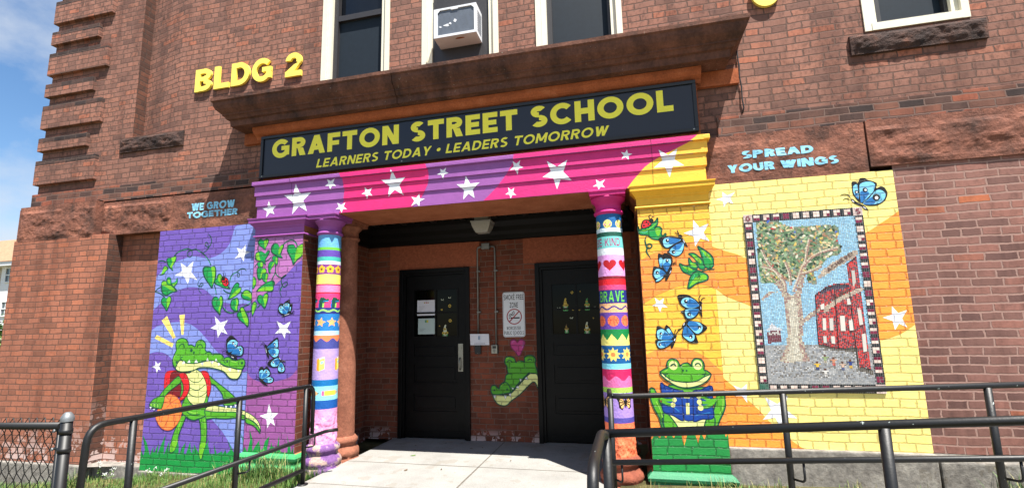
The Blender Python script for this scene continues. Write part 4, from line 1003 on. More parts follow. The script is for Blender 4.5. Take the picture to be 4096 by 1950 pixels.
butterflies([[("l8 k t",[6074,2203,6057,2256]),
("l8 k t",[6070,2202,6033,2237]),
("s k",[5890,2187,5971,2202,6031,2194,6079,2178,6108,2157,6112,2111,6100,2054,6067,2017,6030,2005,5989,2022,5955,2053,5981,2081,5939,2090,5916,2117]),
("s bl",[5930,2168,5976,2187,6072,2166,6076,2152,6020,2125,5964,2096,5933,2117]),
("s bl",[5978,2060,6019,2103,6099,2137,6101,2086,6073,2031,6031,2015,5992,2033]),
("s bb",[5982,2184,6048,2174,6077,2156,6021,2127,5984,2126,5974,2159]),
("s bb",[6006,2091,6044,2121,6094,2137,6098,2119,6066,2075,6035,2069,6008,2082]),
("o k",[5966,2161,16,6012,2051,17]),
("o w",[5971,2166,7,6018,2049,6]),
("s k",[6073,2179,6102,2170,6129,2123,6140,2089,6116,2105,6107,2144,6084,2165]),
("o k",[6081,2192,17]),
("l6 w",[6102,2164,6115,2131])],[("l7 k t",[5995,1937,6009,1952,6028,1959]),
("l7 k t",[5998,1930,6017,1943,6033,1939]),
("s k",[5877,2044,5917,2032,5936,2048,5989,2015,6001,1970,5989,1925,5967,1875,5947,1851,5927,1826,5895,1802,5863,1781,5836,1779,5831,1805,5812,1844,5827,1924,5866,1919,5879,1931,5873,1970]),
("s bl",[5882,1995,5907,2001,5911,1968,5900,1918,5887,1931]),
("s bl",[5919,1981,5945,1994,5979,1984,5980,1945,5943,1878,5926,1891,5914,1929]),
("s bl",[5827,1863,5847,1899,5883,1897,5928,1858,5916,1846,5853,1815,5828,1837]),
("s bl",[5841,1792,5859,1809,5908,1832,5883,1802,5846,1784]),
("s bb",[5887,1944,5902,1956,5900,1916]),
("s bb",[5914,1936,5942,1962,5976,1939,5957,1901,5944,1874,5926,1891]),
("s bb",[5876,1867,5892,1894,5931,1861,5916,1846,5885,1834]),
("o k",[5951,1974,15,5857,1868,15]),
("o w",[5954,1977,6,5860,1864,6]),
("s k",[5986,1913,5992,1906,5984,1875,5971,1850,5939,1795,5921,1801,5935,1845,5961,1876,5977,1913]),
("l5 w",[5979,1881,5966,1856])],[("l8 k t",[6203,1591,6201,1626,6220,1651]),
("l8 k t",[6212,1588,6228,1617,6257,1624]),
("s k",[6024,1657,6100,1658,6136,1638,6176,1607,6199,1572,6202,1518,6175,1469,6136,1441,6098,1427,6071,1443,6055,1482,6035,1508,6077,1529,6042,1562,6024,1612]),
("s bl",[6047,1596,6070,1624,6117,1630,6162,1606,6193,1567,6190,1550,6148,1537,6092,1541,6057,1566]),
("s bl",[6074,1511,6095,1525,6183,1527,6183,1499,6151,1461,6103,1443,6078,1467]),
("s bb",[6090,1570,6111,1608,6135,1615,6171,1596,6193,1562,6186,1547,6134,1540,6098,1548]),
("s bb",[6105,1520,6183,1527,6181,1494,6152,1466,6129,1480,6108,1501]),
("o k",[6087,1599,16,6105,1481,16]),
("o w",[6092,1603,6,6110,1478,6]),
("s k",[6199,1567,6219,1566,6217,1502,6216,1451,6199,1476,6191,1503]),
("o k",[6208,1577,17]),
("l7 w",[6209,1547,6209,1522])],[("l7 k t",[6103,1439,6128,1461,6120,1472]),
("l7 k t",[6110,1437,6142,1458,6144,1480]),
("s k",[6076,1421,6148,1421,6198,1406,6250,1363,6224,1328,6181,1304,6153,1300,6163,1247,6162,1227,6102,1228,6053,1263,6032,1297,6040,1341,6052,1375]),
("s bl",[6098,1417,6148,1415,6193,1400,6211,1371,6201,1333,6168,1310,6137,1325,6087,1393]),
("s bl",[6051,1355,6075,1378,6130,1310,6137,1276,6126,1252,6098,1244,6064,1267,6042,1297]),
("s bb",[6098,1417,6148,1413,6170,1400,6181,1377,6169,1343,6137,1337,6087,1393]),
("s bb",[6051,1355,6074,1378,6126,1315,6106,1287,6078,1283,6045,1297]),
("o k",[6186,1363,14,6107,1282,15]),
("o w",[6186,1355,6,6103,1276,6]),
("s k",[6064,1414,6095,1424,6087,1398,6051,1369,6012,1340,5997,1348,6032,1363,6043,1390]),
("o k",[6093,1433,12]),
("l6 w",[6052,1384,6061,1404])],[("l8 k t",[5974,1308,5976,1336,5988,1351]),
("l8 k t",[5981,1307,5997,1328,6013,1329]),
("s k",[5827,1384,5876,1364,5885,1358,5904,1392,5934,1367,5959,1318,5981,1298,5981,1264,5967,1230,5956,1206,5940,1182,5930,1206,5898,1192,5864,1178,5831,1176,5813,1193,5800,1257,5822,1259,5807,1291,5815,1345]),
("s bl",[5820,1330,5842,1351,5880,1350,5924,1304,5945,1274,5917,1263,5855,1264,5826,1272]),
("s bl",[5905,1348,5923,1359,5945,1328,5958,1293,5951,1280,5921,1319]),
("s bl",[5816,1227,5835,1250,5944,1254,5938,1235,5889,1198,5841,1187,5821,1204]),
("s bb",[5857,1280,5878,1318,5902,1323,5945,1274,5917,1263,5861,1264]),
("s bb",[5926,1314,5945,1327,5958,1293,5951,1280]),
("s bb",[5850,1241,5944,1254,5938,1235,5894,1203,5862,1206]),
("o k",[5854,1316,13,5847,1288,6,5838,1219,13]),
("o w",[5858,1312,5,5849,1286,2,5843,1217,5]),
("s k",[5962,1298,5983,1293,5978,1254,5956,1216,5940,1180,5931,1211,5959,1250]),
("o k",[5975,1294,14]),
("l6 w",[5973,1269,5963,1249])]],-.06,.0080,RP)
picture('painted_frog',[("s cg gd 13",[5722,791,5729,833,5759,835,5782,792,5800,732,5836,637,5881,545,5877,485,5818,483,5790,585,5756,653,5731,731]),
("s cg gd 13",[6288,780,6337,794,6348,731,6335,664,6292,579,6249,495,6184,493,6216,594,6255,679]),
("s cr gd 11",[5836,633,5951,589,6049,565,6174,585,6224,594,6200,494,5851,484]),
("s cg gd 11",[5836,633,5892,587,5944,487,5835,484]),
("s cg gd 11",[6249,595,6191,594,6159,493,6232,495]),
("s cg gd 11",[5885,854,5945,863,6044,838,6162,847,6211,843,6158,796,5940,794]),
("s bk bd 10",[5822,880,5860,861,5918,837,5976,818,6012,794,6000,573,5910,605,5828,642,5829,767]),
("s bk bd 10",[6249,856,6240,712,6240,595,6150,580,6067,573,6081,795,6160,828]),
("p bk bd 10",[5991,803,6088,804,6076,570,6033,562,5996,571]),
("l10 bb",[5849,706,5899,690,5963,640]),
("l10 bb",[6094,609,6169,627,6219,636]),
("p cr",[6023,713,6052,714,6047,616,6020,615]),
("p cr",[6008,767,6060,763,6059,752,6009,754]),
("l27 cg",[5784,757,5852,739,5928,738]),
("l24 cg",[5825,725,5875,703,5915,695]),
("l30 cg",[6303,764,6260,738,6219,737,6180,762,6135,770]),
("l27 cg",[6259,729,6185,718,6140,723]),
("l26 cg",[6250,721,6216,695,6182,684,6142,674]),
("l6 gd",[5785,770,5852,751,5907,749]),
("l6 gd",[5807,714,5861,689,5894,683]),
("l6 gd",[6257,696,6214,674,6164,669]),
("l6 gd",[6261,755,6220,753,6165,781]),
("o cr",[5930,738,18,5915,695,20,6134,772,21,6136,723,21,6142,675,23]),
("l9 ch",[5773,723,5803,654,5820,586]),
("l9 ch",[6331,764,6320,680,6291,621]),
("s cg gd 13",[5822,971,5860,1002,5891,1015,5885,1046,5904,1081,5944,1092,5977,1076,5995,1037,5995,1028,6026,1050,6068,1054,6092,1028,6098,1063,6121,1089,6155,1093,6187,1075,6199,1036,6194,998,6222,985,6248,955,6216,907,6164,873,6095,847,6028,842,5961,854,5904,889,5855,923]),
("s cr gd 10",[5824,971,5845,963,5869,941,5914,910,5981,893,6056,889,6133,903,6193,937,6246,957,6243,943,6207,899,6146,864,6062,845,5978,850,5904,889,5847,935]),
("o cr",[5940,1035,37,6144,1038,39]),
("l13 gd",[5916,1027,5932,1042,5949,1044,5962,1027]),
("l13 gd",[6122,1035,6139,1050,6160,1048,6170,1030]),
("o gd",[6019,991,9,6049,989,8]),
("l9 gd",[5862,958,5870,948,5864,932]),
("l9 gd",[6204,963,6193,949,6195,933]),
("l9 gd",[5853,957,5892,963]),
("l9 gd",[6174,955,6212,963]),
("l9 ch",[5863,980,5890,998]),
("l9 ch",[6016,1037,6042,1041]),
("l9 ch",[5899,1059,5912,1071])],-.06,.0140,RP,xclip=(5.714,6.352))
# ---------------------------------------------------------------- right wall paint
m=MB(); m.poly([(6.30,-.001,.346),(7.858,-.001,.346),(7.858,-.001,2.669),(6.30,-.001,2.669)])
RM=part(m,'mural_panel',paint(C_['yl']),label='yellow and orange mural with white stars',fix=False)
XW=(6.30,7.858)
for it in [("p oo",[6132,2195,6322,2108,6453,2049,6561,2008,6676,1942,6782,1912,7099,1896,7419,2017,7593,2134,7646,2165,7700,2202,7774,2248,7849,2300,8159,2470,8011,1341,7862,1355,7804,1313,7753,1280,7683,1252,7614,1231,7333,1241,6941,1360,6741,1468,6656,1532,6536,1587,6430,1638,6295,1767,6110,1898]),
("p oo",[6048,1030,6269,1007,6371,910,6441,843,6519,759,6615,661,6699,554,6783,470,6867,398,6978,317,6974,275,5991,236])]: picture('painted_band',[it],0,.0016,RM,xclip=XW,zclip=(.346,2.669))
stars([("* w",[6485,2597,6594,2584,6568,2477,6486,2448,6424,2526]),
("* w",[7712,1507,7817,1472,7801,1329,7711,1310,7634,1415]),
("* w",[6431,859,6544,871,6586,780,6534,712,6440,767]),
("* w",[6676,761,6855,778,6911,591,6777,513,6644,574])],0,.0026,RM)
butterflies([[("l7 k t",[7515,2441,7501,2476,7467,2487,7437,2478]),
("l7 k t",[7509,2432,7480,2447,7453,2435]),
("s k",[7539,2591,7571,2591,7582,2574,7596,2603,7609,2619,7643,2616,7663,2598,7700,2583,7728,2560,7719,2520,7754,2532,7782,2515,7796,2468,7782,2424,7755,2391,7709,2369,7666,2365,7624,2374,7601,2393,7572,2411,7550,2448,7535,2486,7535,2547]),
("s bl",[7545,2546,7559,2562,7578,2565,7578,2528,7575,2439,7552,2465,7542,2505]),
("s bl",[7596,2557,7617,2575,7648,2582,7691,2575,7711,2552,7705,2522,7679,2476,7597,2401,7588,2425,7589,2491]),
("s bl",[7603,2393,7658,2439,7702,2490,7742,2502,7776,2475,7776,2439,7752,2402,7711,2383,7650,2378]),
("s bb",[7550,2479,7570,2487,7574,2434,7560,2453]),
("s bb",[7593,2491,7613,2503,7647,2495,7656,2470,7597,2401,7588,2425]),
("s bb",[7606,2391,7666,2440,7699,2436,7705,2415,7685,2382,7642,2380]),
("o k",[7565,2497,15,7632,2510,20,7708,2438,29]),
("o w",[7567,2497,7,7636,2510,9,7710,2434,13]),
("s k",[7512,2436,7528,2440,7555,2412,7583,2392,7615,2367,7637,2331,7608,2342,7589,2364,7552,2387,7525,2415]),
("l6 w",[7522,2428,7537,2411]),
("l6 w",[7601,2363,7621,2344])]],0,.0036,RM)
# ---------------------------------------------------------------- architrave paint
BND=[(FZ[k]+.001,FZ[k+1]-.001,FY[k]) for k in range(4)]
AXC=(1.456,6.347)
picture('painted_band',[("p hp",[2519,3527,2531,3184,2558,3111,2578,3055,2589,3010,2594,2965,2595,2920,2591,2876,2586,2832,2575,2789,2559,2735,2530,2688,2527,2606,3222,2576,3378,2670,3445,2723,3511,2786,3555,2851,3588,2917,3601,2974,3604,3033,3589,3093,3570,3149,3542,3233,3507,3412]),
("p h2",[4547,3284,4542,3148,4536,3106,4525,3062,4481,2982,4421,2907,4369,2844,4300,2780,4240,2725,4163,2661,4042,2553,5580,2372,5619,2681,5643,2702,5691,2761,5753,2826,5803,2876,5861,2917,5922,2950,5982,2979,6085,3019,6202,3069,6261,3104,6321,3154,6397,3226]),
("p ay",[6402,3257,6321,3154,6261,3104,6202,3069,6085,3019,5982,2979,5922,2950,5861,2917,5803,2876,5753,2826,5691,2761,5643,2702,5595,2636,5539,2437,6658,2439,6594,3264])],-.075,.0012,AR,'stone',bands=BND,xclip=AXC)
for it in [("* w",[1619,2900,1714,2835,1694,2740,1585,2710,1525,2821]),
("* w",[1980,3066,2176,2952,2120,2742,1929,2718,1820,2949]),
("* w",[2381,3085,2480,3084,2501,2993,2427,2955,2362,3006]),
("* w",[2605,2805,2628,2724,2563,2686,2484,2733,2504,2806]),
("* w",[3177,3110,3336,3013,3306,2825,3127,2821,3051,3011]),
("* w",[2845,2953,2937,2937,2941,2848,2869,2819,2809,2877]),
("* w",[3488,2825,3552,2764,3490,2685,3395,2698,3396,2798]),
("* w",[3803,3074,3828,3011,3765,2953,3700,3007,3733,3068]),
("* w",[4014,2966,4165,2882,4103,2724,3980,2717,3912,2885]),
("* w",[4600,3069,4631,2990,4566,2926,4489,2976,4520,3069]),
("* w",[4527,2796,4546,2716,4486,2683,4431,2735,4461,2806]),
("* w",[4872,3032,5077,3024,5108,2819,4960,2740,4820,2875]),
("* w",[5653,3067,5702,3017,5665,2959,5598,2977,5595,3046]),
("* w",[5343,2805,5431,2797,5427,2717,5365,2696,5309,2736]),
("* w",[5942,3032,6110,3024,6162,2860,6027,2760,5890,2864])]: picture('painted_star',[it],-.075,.0022,AR,'stone',bands=BND)
picture('stone_joint',[("l4 k",[1896,3149,1923,3077,1941,2740]),
("l4 k",[5873,3155,5880,2986,5876,2704])],-.075,.0030,AR,'stone',bands=BND)
# ---------------------------------------------------------------- stencilled words on the stone band
SKY_=paint((142,208,238),'stone')
def rockwarp(x,z): 
    n=noise.noise(Vector((x*14,z*14,2))); return (x+.006*n,z+.006*noise.noise(Vector((x*16,z*16,7))))
for s,a,b,t_,sd in (('WE GROW',(0.4523,2.8916),(1.0858,2.9758),.25,4),('TOGETHER',(0.3977,2.7991),(1.1365,2.8678),.25,5)):
    lettering('painted_letter',s,a[0],b[0],a[1]-.004,b[1]+.004,-.050,SKY_,t_,SB,.07,0,.05,sd,warp=rockwarp,drape=ROCKY[2])
for s,a,b,t_,sd in (('SPREAD',(6.6765,2.8934),(7.2729,2.9576),.28,6),('YOUR WINGS',(6.5448,2.7729),(7.4590,2.8372),.28,9)):
    lettering('painted_letter',s,a[0],b[0],a[1]-.004,b[1]+.004,-.052,SKY_,t_,SB,.07,0,.05,sd,warp=rockwarp,drape=ROCKY[3])
# ---------------------------------------------------------------- painted column shafts
import numpy as np
def pip(px,pz,poly):
    x=np.array([p[0] for p in poly]); z=np.array([p[1] for p in poly]); ins=np.zeros(px.shape,bool); j=len(x)-1
    for i in range(len(x)):
        c=((z[i]>pz)!=(z[j]>pz)); xx=(x[j]-x[i])*(pz-z[i])/((z[j]-z[i]) or 1e-9)+x[i]; ins^=c&(px<xx); j=i
    return ins
def painted_shaft(cx,cy,bands,motifs,parent,seed,rough_from):
    """fine mesh cylinder; every facet takes the colour of the band or motif painted there.
    bands: (top z, colour, edge wave amplitude, waves round the column); motifs: (colour, polygon in arc metres from the middle of the front, z)"""
    na,z0,z1,nz=288,.225,2.462,620
    A=np.arange(na)*2*np.pi/na; Zs=np.linspace(z0,z1,nz+1)
    t=np.clip((Zs-.30)/2.17,0,1); rr=RB+(RT_-RB)*t**1.5
    ca,sa=np.cos(A),np.sin(A)
    P=np.zeros((nz+1,na,3)); P[:,:,0]=cx+rr[:,None]*ca; P[:,:,1]=cy+rr[:,None]*sa; P[:,:,2]=Zs[:,None]
    for i in range(nz+1):
        w=max(0,min(1,(rough_from-Zs[i])/.25))
        if w>0 or i%1==0:
            for k in range(na):
                p=Vector((P[i,k,0]*15+seed,P[i,k,1]*15,Zs[i]*9))
                d=(.0012*noise.noise(p*6)) if w<=0 else .0012*noise.noise(p*6)+w*(.016*noise.fractal(p,1,2,4)-.004)
                P[i,k,0]+=d*ca[k]; P[i,k,1]+=d*sa[k]
    ac=(A+np.pi/na); S=((ac-1.5*np.pi+np.pi)%(2*np.pi)-np.pi)*RT_; Zc=(Zs[:-1]+Zs[1:])/2
    SS,ZZ=np.meshgrid(S,Zc)
    names=[]; mi=np.zeros(SS.shape,int)
    def ix(c):
        if c not in names: names.append(c)
        return names.index(c)
    for b in bands:
        zt=b[0]; e=zt
        if len(b)>2: 
            ph=SS/(2*np.pi*RT_)*b[3]+(b[4] if len(b)>4 else 0)
            e=zt+b[2]*((np.abs(((ph)%1)*2-1)*2-1) if (len(b)>5) else np.sin(ph*2*np.pi))
        mi[ZZ<=e]=ix(b[1])
    for c,poly in motifs:
        polys=poly[1] if isinstance(poly[0],str) else [poly]
        for pl in polys: mi[pip(SS,ZZ,pl)]=ix(c)
    me=bpy.data.meshes.new('shaft'); V_=P.reshape(-1,3)
    idx=np.arange((nz+1)*na).reshape(nz+1,na); r=np.roll(idx,-1,1)
    F_=np.stack([idx[:-1],r[:-1],r[1:],idx[1:]],-1).reshape(-1,4)
    me.vertices.add(len(V_)); me.vertices.foreach_set('co',V_.ravel()); me.loops.add(F_.size); me.loops.foreach_set('vertex_index',F_.ravel())
    me.polygons.add(len(F_)); me.polygons.foreach_set('loop_start',np.arange(0,F_.size,4)); me.polygons.foreach_set('loop_total',np.full(len(F_),4)); 
    me.update(calc_edges=True)
    for c in names: me.materials.append(paint(c if isinstance(c,tuple) else C_[c],'stone'))
    me.polygons.foreach_set('material_index',mi.ravel().astype(np.int32)); me.polygons.foreach_set('use_smooth',np.ones(len(F_),bool)); me.update()
    o=bpy.data.objects.new('shaft',me); col.objects.link(o); o.parent=parent; o.matrix_parent_inverse=(Matrix.Translation(SB.location)@Matrix.Translation(parent.location-SB.location)).inverted() if False else Matrix.Translation(parent.location).inverted()
    return o
def circ(s,z,r,rx=None,n=20): return [(s+(rx or r)*math.cos(2*math.pi*k/n),z+r*math.sin(2*math.pi*k/n)) for k in range(n)]
def starp(s,z,r,n=5,q=.45,a0=90): return [(s+(r if k%2==0 else r*q)*math.cos(R(a0+180*k/n)),z+(r if k%2==0 else r*q)*math.sin(R(a0+180*k/n))) for k in range(2*n)]
def heart(s,z,r): return [(s+r*.062*16*math.sin(t)**3,z+r*.062*(13*math.cos(t)-5*math.cos(2*t)-2*math.cos(3*t)-math.cos(4*t))) for t in [2*math.pi*k/40 for k in range(40)]]
def words(s,s0,s1,z0,z1,t):
    q,w=text_polys(s,t,.2,0,.05,3); return [[(s0+a*(s1-s0)/w,z0+b*(z1-z0)) for a,b in p] for ch in q for p in ch]
def zc(v): return v
# left column: heights read off the front of the shaft
ZL=[(2.4142,2.3610)[1],(2.4158,2.3191)[1],(2.4172,2.2856)[1],(2.4170,2.2106)[1],(2.4189,2.1635)[1],(2.4172,2.1277)[1],(2.4186,2.0150)[1],(2.4197,1.9112)[1],(2.4173,1.8949)[1],(2.4202,1.8215)[1],(2.4178,1.8054)[1],(2.4208,1.6544)[1],(2.4205,1.5848)[1],(2.4217,1.4066)[1],(2.4237,1.3564)[1],(2.4234,1.2880)[1],(2.4234,1.2146)[1],(2.4276,0.8909)[1],(2.4273,0.8269)[1],(2.4301,0.6844)[1],(2.4309,0.5934)[1]]
bl_=[(9,(104,170,222)),(ZL[1],(110,200,70)),(ZL[2],(96,70,166)),(ZL[3],(70,180,168)),(ZL[4],(228,234,240)),(ZL[5],(128,62,136)),(ZL[6],(246,226,112)),(ZL[7],(196,24,98)),(ZL[8],(240,130,178)),(ZL[9],(222,34,58)),(ZL[10],(238,62,124)),(ZL[11],(40,48,120)),(ZL[12],(38,120,190)),(ZL[13],(182,222,240)),(ZL[14],(248,132,82)),(ZL[15]+.02,(70,76,150),.018,6.5,.1),(ZL[16],(178,152,214)),(ZL[17],(10,106,170)),(ZL[18],(140,216,226)),(ZL[19],(22,86,164)),(ZL[20],(240,158,206))]
mo=[]
for k in range(-4,5):
    s=-.005+k*.092; z=(ZL[5]+ZL[6])/2
    for a in range(5): mo.append(((250,184,48),circ(s+.024*math.cos(R(90+72*a)),z+.026*math.sin(R(90+72*a)),.0185)))
    mo.append(((110,76,40),circ(s,z,.014)))
    s=.0+k*.112; z=(ZL[12]+ZL[13])/2; mo.append(((248,176,112),starp(s+.008,z,.055,a0=90+12*(k%3-1))))
    # little green crocodile heads
    s=.03+k*.128; zb=ZL[11]; G_=(16,76,62)
    mo+= [((38,84,180),[(s-.055,zb),(s-.06,zb+.03),(s-.05,zb+.05),(s-.056,zb+.07),(s-.04,zb+.09),(s-.03,zb+.10),(s-.03,zb)]),
          (G_,[(s-.045,zb),(s-.045,zb+.08),(s-.035,zb+.105),(s-.02,zb+.115),(s-.008,zb+.105),(s+.0,zb+.115),(s+.012,zb+.1),(s+.03,zb+.09),(s+.045,zb+.1),(s+.055,zb+.085),(s+.05,zb+.06),(s+.01,zb+.052),(s+.005,zb)]),
          ((60,150,220),[(s-.005,zb+.062),(s+.05,zb+.066),(s+.05,zb+.072),(s-.005,zb+.069)]),((150,216,90),[(s-.012,zb),(s+.004,zb),(s+.008,zb+.045),(s-.008,zb+.045)])]
    # books
    s=.028+k*.185; z=(ZL[16]+ZL[17])/2
    mo+= [((250,158,40),[(s-.045,z-.06),(s-.018,z-.072),(s-.018,z+.062),(s-.045,z+.055)]),((250,158,40),[(s-.045,z+.055),(s+.025,z+.083),(s+.036,z+.078),(s-.018,z+.062)]),((216,232,244),[(s-.018,z+.052),(s+.036,z+.07),(s+.036,z+.08),(s-.018,z+.064)]),((246,232,110),[(s-.018,z-.072),(s+.036,z-.045),(s+.036,z+.066),(s-.018,z+.05)]),((150,206,226),[(s-.004,z+.0),(s+.026,z+.012),(s+.026,z+.04),(s-.004,z+.03)])]
    # pencils
    s=-.02+k*.20; z=(ZL[18]+ZL[19])/2
    mo+= [((250,222,72),rc(s-.11,z-.026,s,z+.026)[0]),((224,176,120),[(s,z-.026),(s+.03,z-.006),(s+.03,z+.006),(s,z+.026)]),((20,20,24),[(s+.026,z-.009),(s+.043,z),(s+.026,z+.009)]),((232,96,150),rc(s-.135,z-.026,s-.115,z+.026)[0]),((160,160,170),rc(s-.115,z-.026,s-.108,z+.026)[0])]
wv=[( (.002*k),(ZL[11]+ZL[12])/2+.009*math.sin(.002*k/(2*math.pi*RT_)*7*2*math.pi)) for k in range(-190,191)]
mo.append(((150,214,110),('strip',strip(wv,.018))))
painted_shaft(COLX[0],CY1,bl_,mo,COLS[0],2.0,.62)
# right column
ZR=[(5.4506,2.3919)[1],(5.4538,2.3185)[1],(5.4540,2.2773)[1],(5.4565,2.2360)[1],(5.4530,2.1230)[1],(5.4520,2.0584)[1],(5.4485,1.8568)[1],(5.4492,1.8261)[1],(5.4486,1.7721)[1],(5.4486,1.7276)[1],(5.4488,1.5996)[1],(5.4489,1.5163)[1],(5.4475,1.3604)[1],(5.4483,1.2898)[1],(5.4487,1.2128)[1],(5.4468,1.0510)[1],(5.4463,0.9997)[1],(5.4465,0.9198)[1],(5.4466,0.8381)[1],(5.4463,0.7919)[1],(5.4434,0.5739)[1],(5.4452,0.5264)[1]]
br_=[(9,(30,100,160)),(ZR[1],(214,234,242)),(ZR[2],(24,82,68)),(ZR[3],(116,204,200)),(ZR[4],(238,244,248)),(ZR[5],(228,160,222)),(ZR[6],(130,32,44)),(ZR[7],(232,34,46)),(ZR[8],(222,70,124)),(ZR[9],(38,50,124)),(ZR[10],(250,186,138)),(ZR[11],(108,70,168)),(ZR[12],(18,130,66)),(ZR[13],(246,232,128),.030,8.2,.25,'z'),(ZR[14],(14,90,150)),(ZR[15],(132,214,232)),(ZR[16],(206,36,96)),(ZR[17],(222,110,166),.020,6,.3),(ZR[18],(168,210,92)),(ZR[19],(164,134,208)),(ZR[20],(82,74,158)),(ZR[21],(250,124,84))]
mo=[]
sp_=.122
for k in range(-3,4):
    s=-.012+k*.118; z=(ZR[0]+ZR[1])/2+.0
    mo+= [((250,232,130),circ(s,z,.041)),((20,20,24),circ(s-.013,z+.014,.007,.004,8)),((20,20,24),circ(s+.012,z+.014,.007,.004,8)),((238,130,170),circ(s-.025,z-.004,.010,.010,10)),((238,130,170),circ(s+.025,z-.004,.010,.010,10)),((20,20,24),('strip',strip([(s+.024*math.cos(R(a)),z-.002+.024*math.sin(R(a))) for a in range(200,345,12)],.006)))]
    s=-.012+k*.147; z=(ZR[5]+ZR[6])/2+.006; mo.append(((180,22,34),heart(s,z,.062)))
    s=-.004+k*.122; z=(ZR[11]+ZR[12])/2; b_=(190,66,48)
    mo+= [((246,122,78),circ(s,z,.051))]+[(b_,('strip',strip(p_,.005))) for p_ in ([(s-.05,z+.006),(s,z+.012),(s+.05,z+.006)],[(s+.012,z+.05),(s+.004,z),(s+.012,z-.05)],[(s-.036,z+.036),(s-.02,z),(s-.036,z-.036)],[(s+.04,z+.03),(s+.024,z),(s+.04,z-.03)])]
    s=-.02+k*.132; z=(ZR[14]+ZR[15])/2
    mo+= [((250,226,112),starp(s,z,.066,9,.6)),((246,140,78),circ(s,z,.021))]
    s=.062+k*.19; z=(ZR[19]+ZR[20])/2+.03; KK=(16,14,18); OO=(250,196,120)
    mo+= [(KK,[(s,z),(s-.03,z+.045),(s-.07,z+.065),(s-.075,z+.03),(s-.06,z),(s-.055,z-.05),(s-.03,z-.07),(s-.008,z-.03)]),(KK,[(s,z),(s+.025,z+.05),(s+.055,z+.068),(s+.062,z+.03),(s+.055,z-.005),(s+.055,z-.05),(s+.03,z-.065),(s+.006,z-.03)]),(KK,circ(s,z-.005,.05,.008))]
    for sx in (-1,1):
        for p_ in ([(.012,.006),(.03,.034),(.05,.046),(.052,.032)],[(.014,.0),(.05,.02),(.05,.004)],[(.012,-.008),(.046,-.008),(.046,-.026)],[(.01,-.016),(.04,-.034),(.036,-.05),(.022,-.052)]): mo.append((OO,[(s+sx*a,z+b) for a,b in p_]))
    mo.append((KK,('strip',strip([(s,z+.04),(s-.008,z+.07),(s-.02,z+.085)],.003)))); mo.append((KK,('strip',strip([(s,z+.04),(s+.008,z+.07),(s+.018,z+.085)],.003))))
for p in words('BE KIND',-.152,.104,ZR[4]+.018,ZR[3]-.020,.16): mo.append(((170,30,110),p))
for p in words('BRAVE',-.135,.115,ZR[10]+.014,ZR[9]-.014,.17): mo.append(((110,206,70),p))
wv=[(.002*k,(ZR[10]+ZR[11])/2+.014*math.sin(.002*k/(2*math.pi*RT_)*6.2*2*math.pi+1.2)) for k in range(-190,191)]
mo.append(((34,58,140),('strip',strip(wv,.014))))
painted_shaft(COLX[1],CY1,br_,mo,COLS[2],8.0,.55)
# ---------------------------------------------------------------- crocodile and heart in the porch
PW=[o for o in col.objects if o.name=='porch_back_wall'][0]
picture('painted_heart',[("s pk pd 13",[4109,1199,4126,1237,4168,1242,4199,1204,4231,1241,4279,1235,4295,1190,4262,1110,4216,1038,4165,1091,4117,1152]),
("l8 li",[4128,1199,4143,1218,4161,1221]),
("l8 li",[4272,1210,4275,1177,4256,1137])],PY,.003,PW)
picture('painted_crocodile',[("s cg gd 15",[4029,973,4044,1019,4101,1032,4156,1005,4175,959,4217,978,4266,972,4286,965,4287,1018,4336,1046,4398,1037,4426,991,4419,938,4446,847,4447,769,4351,823,4225,729,4098,585,4077,585,3930,564,3861,569,3840,622,3855,668,3897,675,3946,636,3961,675,3996,708,4024,722,4040,794,4068,827,4056,886,4056,913,4036,939]),
("s cr gd 14",[3867,556,3930,564,4014,558,4090,572,4224,703,4337,814,4391,825,4448,801,4446,646,4391,724,4221,573,4109,494,4039,435,3956,438,3901,478]),
("p w gd 5",[3874,556,3909,554,3890,515]),
("p w gd 5",[4007,558,4049,556,4030,509]),
("p w gd 5",[4072,572,4104,582,4097,536]),
("p w gd 5",[4106,657,4140,644,4129,624]),
("p w gd 5",[4165,657,4199,674,4209,638]),
("p w gd 5",[4215,766,4246,749,4225,723]),
("p w gd 5",[4281,762,4311,788,4328,743]),
("l12 gd",[4061,963,4079,982,4106,982,4123,963]),
("l12 gd",[4325,981,4345,999,4369,997,4382,980]),
("o gd",[3887,618,11,4054,630,11]),
("l12 gd",[4309,814,4330,827,4348,840]),
("l12 gd",[4068,820,4117,820]),
("l12 gd",[3996,704,4045,713,4086,663,4095,604,4077,582]),
("l12 ch",[4051,1006,4086,1016]),
("l12 ch",[4189,963,4231,968]),
("l12 ch",[3974,669,4010,691])],PY,.006,PW,xclip=(2,4.452))

# ---------------------------------------------------------------- school sign
SIGNB=mat_plain('navy_sign_face',(15,25,42),rough=.3,spec=.5,var=.06)
SFR=mat_plain('black_sign_frame',(18,20,24),rough=.35,var=.1)
SYE=mat_plain('yellow_vinyl',(252,240,66),rough=.45,var=.03)
X0,X1_,Z0,Z1=1.491,6.316,3.172,3.679
SG=empty('school_sign',(3.9,-.09,3.172)); tag(SG,'long navy sign reading GRAFTON STREET SCHOOL under the cornice','sign')
m=MB(); m.box(X0+.03,X1_-.03,-.088,-.048,Z0+.03,Z1-.03); part(m,'sign_face',SIGNB,SG)
m=MB()
for a in ((X0,X1_,Z0,Z0+.034),(X0,X1_,Z1-.034,Z1),(X0,X0+.034,Z0+.034,Z1-.034),(X1_-.034,X1_,Z0+.034,Z1-.034)): m.box(a[0],a[1],-.104,-.05,a[2],a[3],bev=.004)
part(m,'sign_frame',SFR,SG)
for x in (1.53,3.30,6.27): m=MB(); m.box(x-.008,x+.008,-.1075,-.104,Z0+.012,Z0+.026,bev=.002); part(m,'screw',STEEL,SG)
